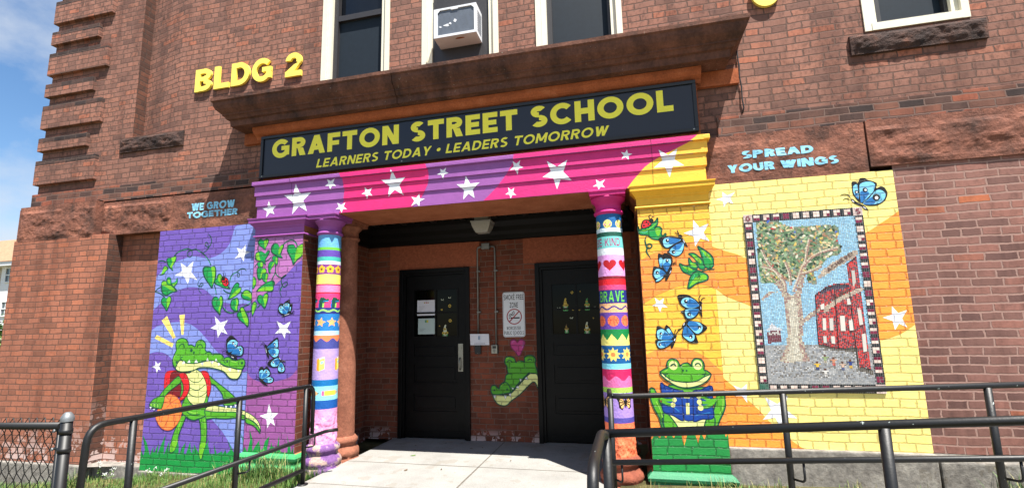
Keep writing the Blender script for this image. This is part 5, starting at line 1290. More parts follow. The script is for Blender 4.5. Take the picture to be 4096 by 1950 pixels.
m=MB(); m.box(3.905,3.9075,-.0886,-.088,Z0+.036,Z1-.036); part(m,'panel_joint',SFR,SG)
a=(1.6398,3.4042); b=(6.1050,3.4010); c_=(1.8838,3.6278); d_=(5.9396,3.6135)
zb=(1.8881,3.4000)[1]; 
lettering('name_letter','GRAFTON STREET SCHOOL',a[0],b[0],(zb+b[1])/2,(c_[1]+d_[1])/2,-.0888,SYE,.255,SG,.12)
a=(2.2354,3.2327); b=(5.4991,3.3271); c_=(2.2633,3.3325); e_=(5.3930,3.2267)
lettering('motto_letter','LEARNERS TODAY . LEADERS TOMORROW',a[0],b[0],(a[1]+e_[1])/2,(b[1]+c_[1])/2,-.0888,SYE,.20,SG,.14,.22)
# ---------------------------------------------------------------- raised yellow letters
LY=mat_plain('yellow_letter_paint',(250,226,98),rough=.4,var=.02)
def lx(u,v): return u
LET=[('B',(0.3342,4.4594),(0.5891,4.7363),'raised yellow letter B at the start of BLDG 2'),('L',(0.6283,4.4579),(0.8553,4.5124),'raised yellow letter L between the B and the D'),('D',(0.8895,4.4604),(1.1614,4.6036),'raised yellow letter D between the L and the G'),('G',(1.1983,4.6013),(1.4841,4.6200),'raised yellow letter G after the D'),('2',(1.6823,4.4582),(1.9106,4.5045),'raised yellow numeral 2 above the end of the cornice')]
zb_=(0.6283,4.4579)[1]; zt_=(0.6294,4.7609)[1]
for ch,p,q,lab in LET:
    o=lettering('raised_letter',ch,p[0],q[0],zb_,zt_,.008,LY,.22,None,.1,0,0,1,depth=.026,step=.0003)[0]; tag(o,lab,'letter','raised yellow letters on the brick wall')
o=lettering('raised_letter','O',6.90,7.16,4.385,4.69,.008,LY,.22,None,.1,depth=.026,step=.0003)[0]; tag(o,'rounded yellow letter cut off by the top edge beside the cornice end','letter','raised yellow letters on the brick wall')
# ---------------------------------------------------------------- air conditioner
AW=mat_plain('white_metal_case',(214,216,222),rough=.4,var=.06,scale=6); AG=mat_plain('grey_condenser_fins',(112,120,132),rough=.5,metal=.3,var=.1)
yf=-.13
(ax0,az1)=(3.6758,4.8799); (ax1,az0)=(4.1641,4.5435); (_,az0b)=(3.6825,4.5309); (_,az1b)=(4.1538,4.8840)
az0=(az0+az0b)/2; az1=(az1+az1b)/2
AC=empty('air_conditioner',(ax0,yf,az0)); tag(AC,'white window air conditioner sticking out of the middle window','air conditioner')
m=MB(); 
m.box(ax0,ax0+.045,yf,.09,az0,az1); m.box(ax1-.025,ax1,yf,.09,az0,az1); m.box(ax0+.045,ax1-.025,yf,.09,az0,az0+.028); m.box(ax0+.045,ax1-.025,yf,.09,az1-.022,az1); m.box(ax0+.2,ax0+.28,yf-.001,yf+.02,az1-.034,az1-.0225)
m.poly([(ax0+.0455,yf,az1-.0225),(ax0+.075,yf,az1-.0225),(ax0+.0455,yf,az1-.055)]); m.poly([(ax1-.0255,yf,az1-.0225),(ax1-.055,yf,az1-.0225),(ax1-.0255,yf,az1-.055)])
part(m,'case',AW,AC)
m=MB(); z=az0+.03
while z<az1-.03:
    m.box(ax0+.046,ax1-.026,yf+.010,yf+.02,z,z+.0085); z+=.0125
m.box(ax0+.046,ax1-.026,yf+.018,.08,az0+.03,az1-.024); part(m,'condenser_fins',AG,AC)
m=MB()
rnd=random.Random(4)
for cx,cz,w_,h_ in ((.075,.13,.022,.012),(.15,.14,.055,.018),(.185,.15,.02,.025),(.245,.18,.022,.03)):
    m.poly([(ax0+cx+w_*math.cos(k*.7)*rnd.uniform(.5,1),yf+.0085,az0+cz+h_*math.sin(k*.7)*rnd.uniform(.5,1)) for k in range(9)])
part(m,'sticker_remnant',AW,AC)
m=MB()
for i in range(9): m.box(ax1+.0005,ax1+.002,yf+.05+.0,yf+.18,az0+.05+i*.028,az0+.062+i*.028)
part(m,'side_louvre',AG,AC)
RUST=mat_stone('rust_stain',(120,66,24),(160,96,40),scale=30)
m=MB(); m.poly([(ax0+.28+.055*math.cos(k*.63)*(1+.3*math.sin(k*2.1)),yf+.06+.014*math.sin(k*.63),az0-.0008) for k in range(10)]); part(m,'rust_stain',RUST,AC)
m=MB(); zz=4.16; m.box(3.577,ax0-.003,.083,.094,zz,5.14); m.box(ax1+.003,4.25,.083,.094,zz,5.14); m.box(ax0-.003,ax1+.003,.083,.094,zz,az0-.003); m.box(ax0-.003,ax1+.003,.083,.094,az1+.003,5.14); part(m,'filler_panel',SASH,AC)
# ---------------------------------------------------------------- smoke free sign
WS=mat_plain('white_sign_enamel',(212,214,218),rough=.35,var=.03); BKV=mat_plain('black_vinyl',(20,20,22),rough=.5,var=.05); RDV=mat_plain('red_vinyl',(150,30,44),rough=.5,var=.05)
SF=empty('smoke_free_sign',(4.165,1.345,1.275)); tag(SF,'white SMOKE FREE ZONE sign with crossed out cigarette','sign')
sx0,sx1,sz0,sz1=4.019,4.306,1.275,1.843
def rrect(x0,x1,z0,z1,r,n=5):
    o=[]
    for cx,cz,a0 in ((x1-r,z1-r,0),(x0+r,z1-r,90),(x0+r,z0+r,180),(x1-r,z0+r,270)):
        o+= [(cx+r*math.cos(R(a0+90*k/n)),cz+r*math.sin(R(a0+90*k/n))) for k in range(n+1)]
    return o
q=rrect(sx0,sx1,sz0,sz1,.03); m=MB(); m.poly([(x,PY-.012,z) for x,z in q]); m.grid([[(x,PY-.012,z) for x,z in q],[(x,PY-.001,z) for x,z in q]],0,False,True); part(m,'sign_plate',WS,SF)
m=MB(); a_=rrect(sx0+.008,sx1-.008,sz0+.008,sz1-.008,.024); b_=rrect(sx0+.011,sx1-.011,sz0+.011,sz1-.011,.022)
m.grid([[(x,PY-.0124,z) for x,z in a_],[(x,PY-.0124,z) for x,z in b_]],0,False,True); part(m,'border_line',BKV,SF)
yq=PY-.0124
for s,a,b,c,d,t_ in (('SMOKE FREE',4.034,4.294,1.744,1.810,.17),('ZONE',4.112,4.220,1.645,1.710,.17),('WORCESTER',4.066,4.250,1.366,1.406,.16),('PUBLIC SCHOOLS',4.034,4.288,1.306,1.348,.16)):
    lettering('sign_letter',s,a,b,c,d,yq,BKV,t_,SF,.16)
cx,cz=4.168,1.531; m=MB()
for f in arc(0,0,.100,.100,0,360,.013,40): m.face([(cx+a,yq-.0006,cz+b) for a,b in f])
d=.066; m.face([(cx-d-.005,yq-.0008,cz-d+.005),(cx-d+.005,yq-.0008,cz-d-.005),(cx+d+.005,yq-.0008,cz+d-.005),(cx+d-.005,yq-.0008,cz+d+.005)]); part(m,'prohibition_ring',RDV,SF,fix=False)
m=MB(); m.face([(cx-.05,yq,cz-.026),(cx+.07,yq,cz-.026),(cx+.07,yq,cz-.008),(cx-.05,yq,cz-.008)]); m.face([(cx-.071,yq,cz-.026),(cx-.06,yq,cz-.026),(cx-.06,yq,cz-.008),(cx-.071,yq,cz-.008)])
for p_ in ([(-.066,-.002),(-.066,.02),(-.05,.032),(-.03,.03),(-.022,.045),(-.028,.06)],[(-.05,-.002),(-.05,.012),(-.035,.018),(-.012,.02),(.0,.04),(-.008,.072)]):
    for f in strip(catmull(p_,False,4),.009): m.face([(cx+a,yq,cz+b) for a,b in f])
part(m,'cigarette',BKV,SF,fix=False)
for z in (sz0+.022,sz1-.022): m=MB(); m.box(cx-.006,cx+.006,yq-.004,yq,z-.006,z+.006,bev=.002); part(m,'bolt',STEEL,SF)
# ---------------------------------------------------------------- conduit, boxes, papers in the porch
CON=mat_plain('grey_conduit',(120,118,114),rough=.4,metal=.6,var=.1)
CD=empty('electrical_conduit',(3.8,1.33,2.42)); tag(CD,'two grey metal conduit pipes coming down from a junction box','conduit')
yc=PY-.026
for x,z0 in ((3.690,1.30),(3.928,1.18)):
    m=MB(); xb=3.753 if x<3.8 else 3.861; m.tube([(xb,yc,2.452),(x+(.03 if x<3.8 else -.03),yc,2.452),(x+(.009 if x<3.8 else -.009),yc,2.443),(x,yc,2.42),(x,yc,z0)],.0115,12); part(m,'conduit_pipe',CON,CD)
    for z in (2.13,1.60): m=MB(); m.box(x-.014,x+.035,yc-.013,yc+.02,z-.009,z+.009,bev=.003); part(m,'pipe_strap',CON,CD)
m=MB(); m.box(3.753,3.861,PY-.055,PY-.001,2.416,2.497,bev=.006); part(m,'junction_box',CON,CD)
ic=empty('door_intercom',(3.905,1.34,1.07)); tag(ic,'small silver intercom with a screen under the right conduit pipe','intercom')
m=MB(); m.box(3.866,3.944,PY-.045,PY-.012,1.074,1.178,bev=.004); part(m,'front_plate',STEEL,ic)
m=MB(); m.box(3.858,3.952,PY-.012,PY-.001,1.066,1.186,bev=.004); part(m,'back_box',BKV,ic)
m=MB(); m.box(3.882,3.930,PY-.0465,PY-.045,1.136,1.168); m.box(3.90,3.914,PY-.0465,PY-.045,1.085,1.09); part(m,'screen',BKV,ic)
m=MB(); m.box(3.892,3.918,PY-.047,PY-.045,1.094,1.128,bev=.002); part(m,'button',CON,ic)
cr_=empty('card_reader',(3.68,1.34,1.06)); tag(cr_,'small black card reader under the white paper beside the left door','card reader')
m=MB(); m.box(3.640,3.722,PY-.032,PY-.001,1.065,1.190,bev=.006); part(m,'reader_case',BKV,cr_)
m=MB(); m.box(3.672,3.690,PY-.0335,PY-.032,1.078,1.083); part(m,'status_light',CON,cr_)
INK=mat_plain('printed_ink',(70,70,78),rough=.8,var=.1)
pn=empty('paper_notice',(3.71,1.30,1.18)); tag(pn,'white paper notice taped over the left conduit pipe','notice','paper notices at the entrance')
m=MB(); m.grid([[(3.588+.253*i/10,PY-.041-.010*math.sin(i*.62)-.004*j,1.182+.141*j/5-.003*i/10) for i in range(11)] for j in range(6)]); part(m,'sheet',PAPER,pn,fix=False)
m=MB(); 
for i in range(7): m.box(3.645+i*.021,3.662+i*.021,PY-.0585,PY-.057,1.196,1.201)
part(m,'print_line',INK,pn)
m=MB(); m.box(3.699,3.722,PY-.0655,PY-.064,1.25,1.295); part(m,'printed_picture',mat_plain('blue_grey_print',(130,150,170),rough=.8),pn)
yg=ya+.0150
for pts,lab,mt,cols in ((((2.8066,1.7834),(3.0694,1.5767)),'upper white notice with a red arrow on the left door glass',PAPER,[(170,140,40),(176,34,40),(170,120,40)]),(((2.8203,1.5375),(3.0675,1.3291)),'lower pale green notice on the left door glass',PAPERG,[(84,140,110),(190,180,60)])):
    (x0,z1),(x1,z0)=pts; n_=empty('paper_notice',((x0+x1)/2,yg,z0)); tag(n_,lab,'notice','paper notices at the entrance')
    m=MB(); m.box(x0,x1,yg-.0012,yg,z0,z1); part(m,'sheet',mt,n_)
    m=MB()
    for k in range(4 if len(cols)==3 else 3):
        z=z0+(z1-z0)*(.58-.13*k if len(cols)==3 else .34-.08*k); m.box(x0+.022,x0+.022+(.085-.02*(k%3)),yg-.0018,yg-.0013,z,z+.003)
    part(m,'print_line',INK,n_)
    for k,cc in enumerate(cols):
        cx=(x0+x1)/2-.025*(len(cols)-1)/2+.025*k; cz=z1-.035; m=MB()
        if k==1 and len(cols)==3: m.poly([(cx-.004,yg-.0018,cz+.014),(cx+.004,yg-.0018,cz+.014),(cx+.004,yg-.0018,cz),(cx+.010,yg-.0018,cz),(cx,yg-.0018,cz-.014),(cx-.010,yg-.0018,cz),(cx-.004,yg-.0018,cz)])
        elif len(cols)==2: m.box(cx-.0124,cx+.0124,yg-.0018,yg-.0013,cz-.02,cz+.014)
        else: disc(m,(cx,cz),.010,yg-.0018,0,10)
        part(m,'printed_picture',mat_plain('print_%d_%d'%(len(cols),k),cc,rough=.8),n_)
# window stickers (sunflowers, butterflies, hatted figures)
SUN_=mat_plain('sunflower_yellow',(196,168,64),rough=.6,var=.2,scale=80); SBR=mat_plain('sunflower_brown',(84,58,30),rough=.6); SGR=mat_plain('sticker_green',(70,150,80),rough=.6,var=.2,scale=70); SCRM=mat_plain('sticker_cream',(190,196,170),rough=.6,var=.1)
def flower(x,z,r,door_): 
    m=MB(); m.poly([(x+(r if k%2 else r*.72)*math.cos(k*math.pi/9),yg-.0006,z+(r if k%2 else r*.72)*math.sin(k*math.pi/9)) for k in range(18)],0); disc(m,(x,z),r*.45,yg-.0012,1,10)
    part(m,'sunflower_sticker',[SUN_,SBR],door_,fix=False)
def figure(x,z,h,cone,door_):
    m=MB(); w=h*.42; s_=lambda pts,mi,k=0: m.poly([(x+a*w,yg-.0006-.0003*k,z+b*h) for a,b in pts],mi)
    s_([(-.42,.36),(-.34,.5),(-.26,.72),(-.1,.96),(.12,1.0),(.2,.9),(.08,.88),(.22,.66),(.32,.5),(.44,.36)],0)
    s_([(-.4,.40),(.4,.40),(.5,.06),(.3,0),(-.3,0),(-.5,.06)],1,1); s_([(-.26,.42),(.26,.42),(.2,.16),(0,.06),(-.2,.16)],2,2)
    for a,b in ((-.3,.45),(.05,.42),(.32,.46),(-.05,.7)): disc(m,(x+a*w,z+b*h),h*.085,yg-.0018,3,9); disc(m,(x+a*w,z+b*h),h*.04,yg-.0022,4,8)
    part(m,'hatted_figure_sticker',[cone,SGR,SCRM,SUN_,SBR],door_,fix=False)
def bfly(x,z,r,door_):
    m=MB(); 
    for s_ in (-1,1): m.poly([(x,yg-.0006,z),(x+s_*r,yg-.0006,z+r*.8),(x+s_*r*1.1,yg-.0006,z+r*.1),(x+s_*r*.5,yg-.0006,z-.1*r),(x+s_*r*.7,yg-.0006,z-r*.7)])
    part(m,'butterfly_sticker',SCRM,door_,fix=False)
for p_,r in (((3.2726,1.6958),.024),((3.1592,1.6495),.015),((3.2336,1.6109),.009),((3.2791,1.5012),.025),((3.1273,1.4356),.009),((3.2993,1.2401),.016)): flower(*p_,r,D1)
for p_,r in (((3.1699,1.7789),.018),((3.2729,1.8020),.018)): bfly(*p_,r,D1)
figure(*(3.2084,1.2511),.20,SCRM,D1)
for p_,r in (((4.9085,1.8136),.020),((5.0120,1.8253),.008),((4.9122,1.5982),.012),((4.9929,1.5959),.012),((5.1600,1.4868),.010),((4.9004,1.2325),.015),((5.1662,1.2316),.014)): flower(*p_,r,D2)
for p_,r in (((4.7342,1.6190),.020),((4.8893,1.4936),.019),((5.1848,1.6240),.010)): bfly(*p_,r,D2)
for p_,h,cc in (((4.8209,1.5822),.165,SUN_),((5.0910,1.5837),.155,SGR),((4.8227,1.3072),.115,SBR),((5.0769,1.2693),.175,SCRM)): figure(*p_,h,cc,D2)
# ---------------------------------------------------------------- porch lamp
PLM=mat_plain('lamp_prismatic_glass',(150,147,140),rough=.3,var=.15,scale=90,bumpd=.002); LB=mat_plain('lamp_base_metal',(150,148,144),rough=.5,var=.1)
LP_=empty('ceiling_lamp',(3.89,.92,2.80)); tag(LP_,'unlit ribbed glass lamp hanging under the dark porch ceiling','lamp')
m=MB(); m.box(3.76,4.02,.82,1.02,2.680,2.70,bev=.004); m.box(3.80,3.98,.86,.98,2.70,2.80); part(m,'lamp_base',LB,LP_)
m=MB(); rows=[]
for z,i in ((2.679,.0),(2.64,.008),(2.58,.035),(2.556,.05),(2.552,.07)):
    a,b,c,d=3.768+i,4.012-i,.828+i*.7,1.012-i*.7; n=12
    rows.append([(a+(b-a)*k/n,c,z) for k in range(n)]+[(b,c+(d-c)*k/n,z) for k in range(n)]+[(b-(b-a)*k/n,d,z) for k in range(n)]+[(a,d-(d-c)*k/n,z) for k in range(n)])
m.grid(rows,0,False,True); m.face(rows[-1]); part(m,'lamp_lens',PLM,LP_)
# cable on the wall right of the cornice
m=MB(); m.tube([(6.72,.03,4.05),(6.732,.022,3.975),(6.737,.024,3.83),(6.733,.02,3.70),(6.742,.024,3.61),(6.737,.022,3.48),(6.745,.024,3.40),(6.73,.026,3.345)],.0065,8); tag(m.build('cable',mat_plain('black_cable',(22,22,24),rough=.5)),'thin black cable hanging down the brick right of the cornice','cable')
# ---------------------------------------------------------------- mosaic picture on the yellow wall
mq=[(6.6399,2.3608),(7.5774,2.3548),(7.5876,0.8422),(6.6312,0.7573)]
MX0,MX1=6.640,7.588; MZ0,MZ1=.800,2.362; MW,MH=MX1-MX0,MZ1-MZ0
MO=empty('mosaic_picture',(MX0+MW/2,-.01,MZ0)); tag(MO,'tile mosaic of a tree and a red school in a chequered border','mosaic')
GROUT=mat_plain('grey_grout',(152,152,150),rough=.9,var=.1)
m=MB(); m.box(MX0,MX1,-.012,-.0025,MZ0,MZ1,bev=.002); part(m,'grout_board',GROUT,MO)
mm,mn,mb=newmat('ceramic_tiles'); at=N(mn,'ShaderNodeAttribute',attribute_name='tile'); mn.links.new(at.outputs['Color'],mb.inputs['Base Color']); mb.inputs['Roughness'].default_value=.3; mb.inputs['Specular IOR Level'].default_value=.5
rnd=random.Random(11)
class Tiles:
    def __init__(s): s.v=[];s.f=[];s.c=[]
    def add(s,pts,c,y=-.0132):
        cx=sum(p[0] for p in pts)/len(pts); cz=sum(p[1] for p in pts)/len(pts); t=(rnd.uniform(-.0006,.0006),rnd.uniform(-.0006,.0006))
        b=len(s.v); s.v+=[(x,y+t[0]*(x-cx)/.008+t[1]*(z-cz)/.008,z) for x,z in pts]; s.f.append(tuple(range(b,b+len(pts))))
        k=rnd.uniform(.88,1.1); s.c.append(tuple(min(1,v*k) for v in lin(c)))
    def build(s,name):
        me=bpy.data.meshes.new(name); me.from_pydata(s.v,[],s.f); ca_=me.color_attributes.new('tile','FLOAT_COLOR','CORNER'); arr=[]
        for f,c in zip(s.f,s.c): arr+= [*c,1.0]*len(f)
        ca_.data.foreach_set('color',arr); me.materials.append(mm); me.update()
        o=bpy.data.objects.new(name,me); col.objects.link(o); o.parent=MO; o.matrix_parent_inverse=Matrix.Translation(MO.location).inverted(); return o
def quad(x,z,w,h,j=.0): return [(x+rnd.uniform(-j,j),z+rnd.uniform(-j,j)),(x+w+rnd.uniform(-j,j),z+rnd.uniform(-j,j)),(x+w+rnd.uniform(-j,j),z+h+rnd.uniform(-j,j)),(x+rnd.uniform(-j,j),z+h+rnd.uniform(-j,j))]
# traced regions of the picture, in the plane of the board
RG={}
for st,v in [("s trunk",[6828,1064,6877,1180,6903,1318,6898,1458,6899,1598,6846,1657,6736,1590,6746,1625,6814,1665,6883,1642,6863,1699,6805,1773,6749,1877,6770,1891,6835,1815,6894,1755,6932,1739,6936,1654,6978,1624,7009,1679,7047,1805,7078,1918,7116,1916,7099,1817,7061,1691,7040,1608,7038,1524,7034,1426,7095,1466,7161,1506,7171,1485,7089,1411,7035,1371,7016,1247,7030,1138,7047,1063,6966,1057]),
("s bark",[6872,1064,6905,1180,6926,1318,6927,1457,6925,1569,6981,1596,7004,1539,7000,1427,6992,1316,6984,1179,6997,1064]),
("s branch",[7190,1785,7274,1865,7380,1930,7497,1987,7498,1938,7386,1874,7280,1808,7201,1763]),
("s branch2",[7197,1491,7266,1558,7344,1604,7497,1667,7506,1643,7353,1569,7273,1516,7212,1463]),
("s crown",[6742,2276,6787,2295,6893,2295,6949,2261,7018,2227,7172,2223,7312,2220,7390,2193,7385,2143,7360,2088,7391,2029,7371,1959,7281,1936,7224,1868,7156,1814,7170,1715,7109,1732,7093,1817,7039,1791,6970,1738,6909,1769,6841,1743,6749,1740,6732,1835,6729,1951,6736,2098]),
("p tower",[7413,1872,7498,1938,7502,1660,7502,996,7422,1016,7420,1201,7421,1635]),
("p school",[7148,1618,7230,1684,7307,1709,7410,1705,7429,1656,7423,1174,7272,1163,7130,1205]),
("p roof",[7181,1637,7248,1684,7319,1706,7410,1702,7413,1670,7301,1661,7199,1627]),
("p yard",[6739,1203,7129,1198,7272,1163,7422,1168,7422,1016,7507,983,7500,924,6745,921]),
("p path",[7129,1202,7272,1169,7426,1168,7428,1016,7507,989,7502,943,7402,989,7395,1141,7269,1143,7133,1178]),
("p hut",[6740,1314,6853,1326,6845,1218,6740,1217]),
("p hroof",[6737,1317,6788,1387,6863,1326])]:
    p=[(v[i]/1000,v[i+1]/1000) for i in range(0,len(v),2)]; RG[st.split()[1]]=catmull(p) if st[0]=='s' else p
def inside(pt,poly):
    x,z=pt; c=False; j=len(poly)-1
    for i in range(len(poly)):
        if ((poly[i][1]>z)!=(poly[j][1]>z)) and x<(poly[j][0]-poly[i][0])*(z-poly[i][1])/(poly[j][1]-poly[i][1])+poly[i][0]: c=not c
        j=i
    return c
BW=.0735                                       # border width
pic=Tiles(); ix0,ix1,iz0,iz1=MX0+BW,MX1-BW,MZ0+BW,MZ1-BW
SKYC=[(140,188,216),(150,198,224),(130,178,208),(160,204,226)]; ZYARD=(6.7389,1.2021)[1]
z=iz0
while z<iz1-.004:
    h=.0125; x=ix0
    while x<ix1-.004:
        w=.0135; pt=(x+w/2,z+h/2)
        I=lambda k:inside(pt,RG[k])
        c=None; j=.0012; W_,H_=w-.0024,h-.0024
        if I('tower') or I('school'):
            r=int((pt[1]-iz0)/.0125); c=rnd.choice([(206,36,36),(206,36,36),(104,38,52),(120,30,44)])
        if I('roof'): c=(56,36,66)
        if I('hut'): c=rnd.choice([(104,30,52),(200,196,190)]) if pt[1]>RG['hut'][0][1]-.03 else (104,30,52)
        if I('hroof'): c=(206,206,210)
        if c is None and I('path'): c=rnd.choice([(86,78,68),(104,94,84)])
        if c is None and I('yard'): c=rnd.choice([(150,152,156),(158,160,162),(138,141,148),(168,166,164),(118,112,106),(186,186,186)])
        if c is None: c=rnd.choice(SKYC)
        if c in SKYC and pt[1]<ZYARD: c=rnd.choice([(150,152,156),(158,160,162),(168,166,164)])
        if I('crown') and not I('trunk'): c=rnd.choice([(112,132,102),(126,146,116),(98,118,90),(140,128,104)])
        if I('trunk'): c=rnd.choice([(206,198,178),(214,208,190),(192,182,162)]) if I('bark') else rnd.choice([(150,112,106),(180,160,140),(170,140,128),(196,186,162)])
        if I('branch') or I('branch2'): c=rnd.choice([(196,180,158),(176,150,134),(190,170,150)])
        if c: pic.add(quad(x+.0012,z+.0012,W_,H_,j),c)
        x+=w
    z+=h
# leaves of the mosaic tree
n=0
while n<760:
    x=rnd.uniform(ix0,ix1-.12); z=rnd.uniform(iz0+.6,iz1)
    if not inside((x,z),RG['crown']): continue
    n+=1; a=rnd.uniform(0,3.14); l=rnd.uniform(.011,.021); w=l*.5
    c=rnd.choice([(124,150,110),(140,164,128),(92,120,84),(50,78,54),(150,170,140),(184,150,110),(196,182,140),(206,202,180),(150,110,84),(118,146,104),(98,128,90),(134,158,122),(40,60,46),(60,92,64),(196,170,90)] if n>30 else [(200,40,40),(70,100,180),(20,80,70),(240,180,60),(30,30,34)])
    pts=[(x+l*math.cos(t)*math.cos(a)-w*math.sin(t)*math.sin(a),z+l*math.cos(t)*math.sin(a)+w*math.sin(t)*math.cos(a)) for t in (0,.8,1.6,2.4,3.14,3.9,4.7,5.5)]
    pic.add(pts,c,-.0134-n*.0000016)
for st,v in [("l x",[6923,1654,6919,1740,6875,1821,6814,1867,6750,1885]),
("l x",[6929,1711,6862,1828,6805,1918,6763,2038]),
("l x",[6981,1652,7030,1763,7064,1847,7103,1917,7126,2016,7154,2108]),
("l x",[7086,1875,7170,1956,7263,1994,7365,2016]),
("l x",[6967,1709,6966,1824,6937,1926]),
("l x",[7053,1805,7145,1829,7224,1868])]:
    p=catmull([(v[i]/1000,v[i+1]/1000) for i in range(0,len(v),2)],False,5); w=.024
    for k,q in enumerate(strip(p,w)):
        a,b,c,d=q; md=lambda u,v_:((u[0]+v_[0])/2,(u[1]+v_[1])/2); w*=.99
        for f,cc in (([a,b,md(b,c),md(a,d)],(198,186,164)),([md(a,d),md(b,c),c,d],(158,122,112))):
            cx_=sum(t[0] for t in f)/4; cz_=sum(t[1] for t in f)/4; pic.add([(cx_+(x-cx_)*.86,cz_+(z-cz_)*.86) for x,z in f],cc,-.0150)
pic.build('tree_picture')
# school windows, outline, children
det=Tiles(); PX=lambda a:None
for st,v in [("p a",[7179,1533,7209,1546,7207,1498,7178,1492]),
("p a",[7384,1582,7411,1581,7409,1529,7382,1527]),
("p a",[7183,1420,7209,1419,7203,1319,7176,1320]),
("p a",[7235,1418,7263,1418,7257,1318,7229,1316]),
("p a",[7316,1436,7353,1437,7346,1310,7310,1310]),
("p a",[7381,1434,7408,1436,7404,1315,7375,1313]),
("p a",[7173,1269,7198,1269,7194,1211,7171,1215]),
("p a",[7231,1268,7259,1268,7257,1203,7230,1209]),
("p a",[7443,1815,7468,1816,7470,1661,7441,1655]),
("p a",[7452,1504,7479,1507,7480,1361,7452,1355]),
("p a",[7462,1281,7489,1287,7484,1141,7457,1134])]: det.add([(v[i]/1000,v[i+1]/1000) for i in range(0,8,2)],(190,186,178),-.0150)
det.build('school_window'); det=Tiles()
for st,v in [("l k",[7148,1618,7130,1205]),
("l k",[7301,1661,7278,1165]),
("l k",[7412,1663,7405,1016]),
("l k",[7129,1202,7272,1165,7422,1164]),
("l k",[7148,1618,7228,1671,7305,1695,7409,1691]),
("l k",[7413,1872,7497,1931]),
("l k",[7422,1016,7502,989])]:
    p=[(v[i]/1000,v[i+1]/1000) for i in range(0,len(v),2)]
    for a,b in zip(p[:-1],p[1:]):
        L_=math.hypot(b[0]-a[0],b[1]-a[1]); k=max(1,int(L_/.014)); dx,dz=(b[0]-a[0])/L_,(b[1]-a[1])/L_
        for i in range(k):
            s0,s1=L_*i/k+.001,L_*(i+1)/k-.001; det.add([(a[0]+dx*s0-dz*.003,a[1]+dz*s0+dx*.003),(a[0]+dx*s1-dz*.003,a[1]+dz*s1+dx*.003),(a[0]+dx*s1+dz*.003,a[1]+dz*s1-dx*.003),(a[0]+dx*s0+dz*.003,a[1]+dz*s0-dx*.003)],(26,26,30),-.0154)
det.build('school_outline')
for (x,z),tops,legs in zip(((7.1043,1.0239),(7.1682,1.0792),(7.1599,0.9665),(7.2292,1.0583),(7.2935,1.0214),(7.3520,1.0375)),((220,176,60),(140,156,110),(210,206,200),(200,140,110),(200,170,150),(40,56,120)),((48,62,120),(180,170,150),(190,186,182),(190,90,80),(80,90,130),(220,176,60))):
    det=Tiles(); det.add([(x-.008,z+.022),(x+.008,z+.022),(x+.008,z+.036),(x-.008,z+.036)],(96,64,50),-.0150)
    det.add([(x-.024,z+.010),(x+.024,z+.010),(x+.024,z+.018),(x-.024,z+.018)],tops,-.0150); det.add([(x-.010,z-.010),(x+.010,z-.010),(x+.010,z+.009),(x-.010,z+.009)],tops,-.0150)
    for s_ in (-1,1): det.add([(x+s_*.006-.004,z-.034),(x+s_*.006+.004,z-.034),(x+s_*.006+.004,z-.012),(x+s_*.006-.004,z-.012)],legs,-.0150)
    det.build('mosaic_child')
brd=Tiles()
def block(x,z,s_):
    k=rnd.randrange(5); pat=[(1,1,1,1),(0,0,0,0),(0,0,1,1),(1,1,0,0),(0,1,0,0)][k]
    for i in (0,1):
        for j in (0,1): brd.add(quad(x+i*s_/2+.0012,z+j*s_/2+.0012,s_/2-.0024,s_/2-.0024,.0006),(116,34,62) if pat[i+2*j] else (218,194,182))
def darks(x0,x1,z0,z1,nx,nz):
    for i in range(nx):
        for j in range(nz): brd.add(quad(x0+(x1-x0)*i/nx+.0012,z0+(z1-z0)*j/nz+.0012,(x1-x0)/nx-.0024,(z1-z0)/nz-.0024,.0006),(22,22,26))
s_=.050
for zz in (MZ1-BW,MZ0):
    n=10; p=(MW-2*BW)/n
    for i in range(n):
        x=MX0+BW+i*p; block(x+.011,zz+.0115,s_); darks(x,x+.011,zz,zz+BW,1,4); darks(x+.011+s_,x+p,zz,zz+BW,1,4); darks(x+.011,x+.011+s_,zz,zz+.0115,3,1); darks(x+.011,x+.011+s_,zz+.0115+s_,zz+BW,3,1)
for xx in (MX0,MX1-BW):
    n=18; p=(MH-2*BW)/n
    for i in range(n):
        z=MZ0+BW+i*p; block(xx+.0115,z+.014,s_); darks(xx,xx+.0115,z,z+p,1,4); darks(xx+.0115+s_,xx+BW,z,z+p,1,4); darks(xx+.0115,xx+.0115+s_,z,z+.014,3,1); darks(xx+.0115,xx+.0115+s_,z+.014+s_,z+p,3,1)
for xx,zz,cc in ((MX0,MZ1-BW,(206,184,176)),(MX1-BW,MZ1-BW,(206,184,176)),(MX0,MZ0,(40,96,78)),(MX1-BW,MZ0,(206,184,176))):
    for i in range(5):
        for j in range(5): brd.add(quad(xx+i*BW/5+.001,zz+j*BW/5+.001,BW/5-.002,BW/5-.002,.001),cc)
brd.build('tile_border')
TLM=mat_plain('maroon_tile',(120,44,58),rough=.35); 
for ch,xx in (('G',MX0),('S',MX1-BW)):
    lettering('border_initial',ch,xx+.018,xx+BW-.018,MZ1-BW+.014,MZ1-.014,-.0156,TLM,.2,MO)
DRK=mat_plain('brown_tile',(96,70,62),rough=.4)
def slant(ax,az,bx,bz):
    L_=math.hypot(bx-ax,bz-az); ux,uz=(bx-ax)/L_,(bz-az)/L_
    return lambda x,z:(ax+ux*x-uz*z,az+uz*x+ux*z)
(p0,p1),(q0,q1)=(7.2730,1.8136),(7.4773,1.9538); L_=math.hypot(q0-p0,q1-p1)
lettering('branch_word','ACHIEVE!',0,L_,0,.030,-.0156,DRK,.2,MO,.2,warp=slant(p0,p1,q0,q1))
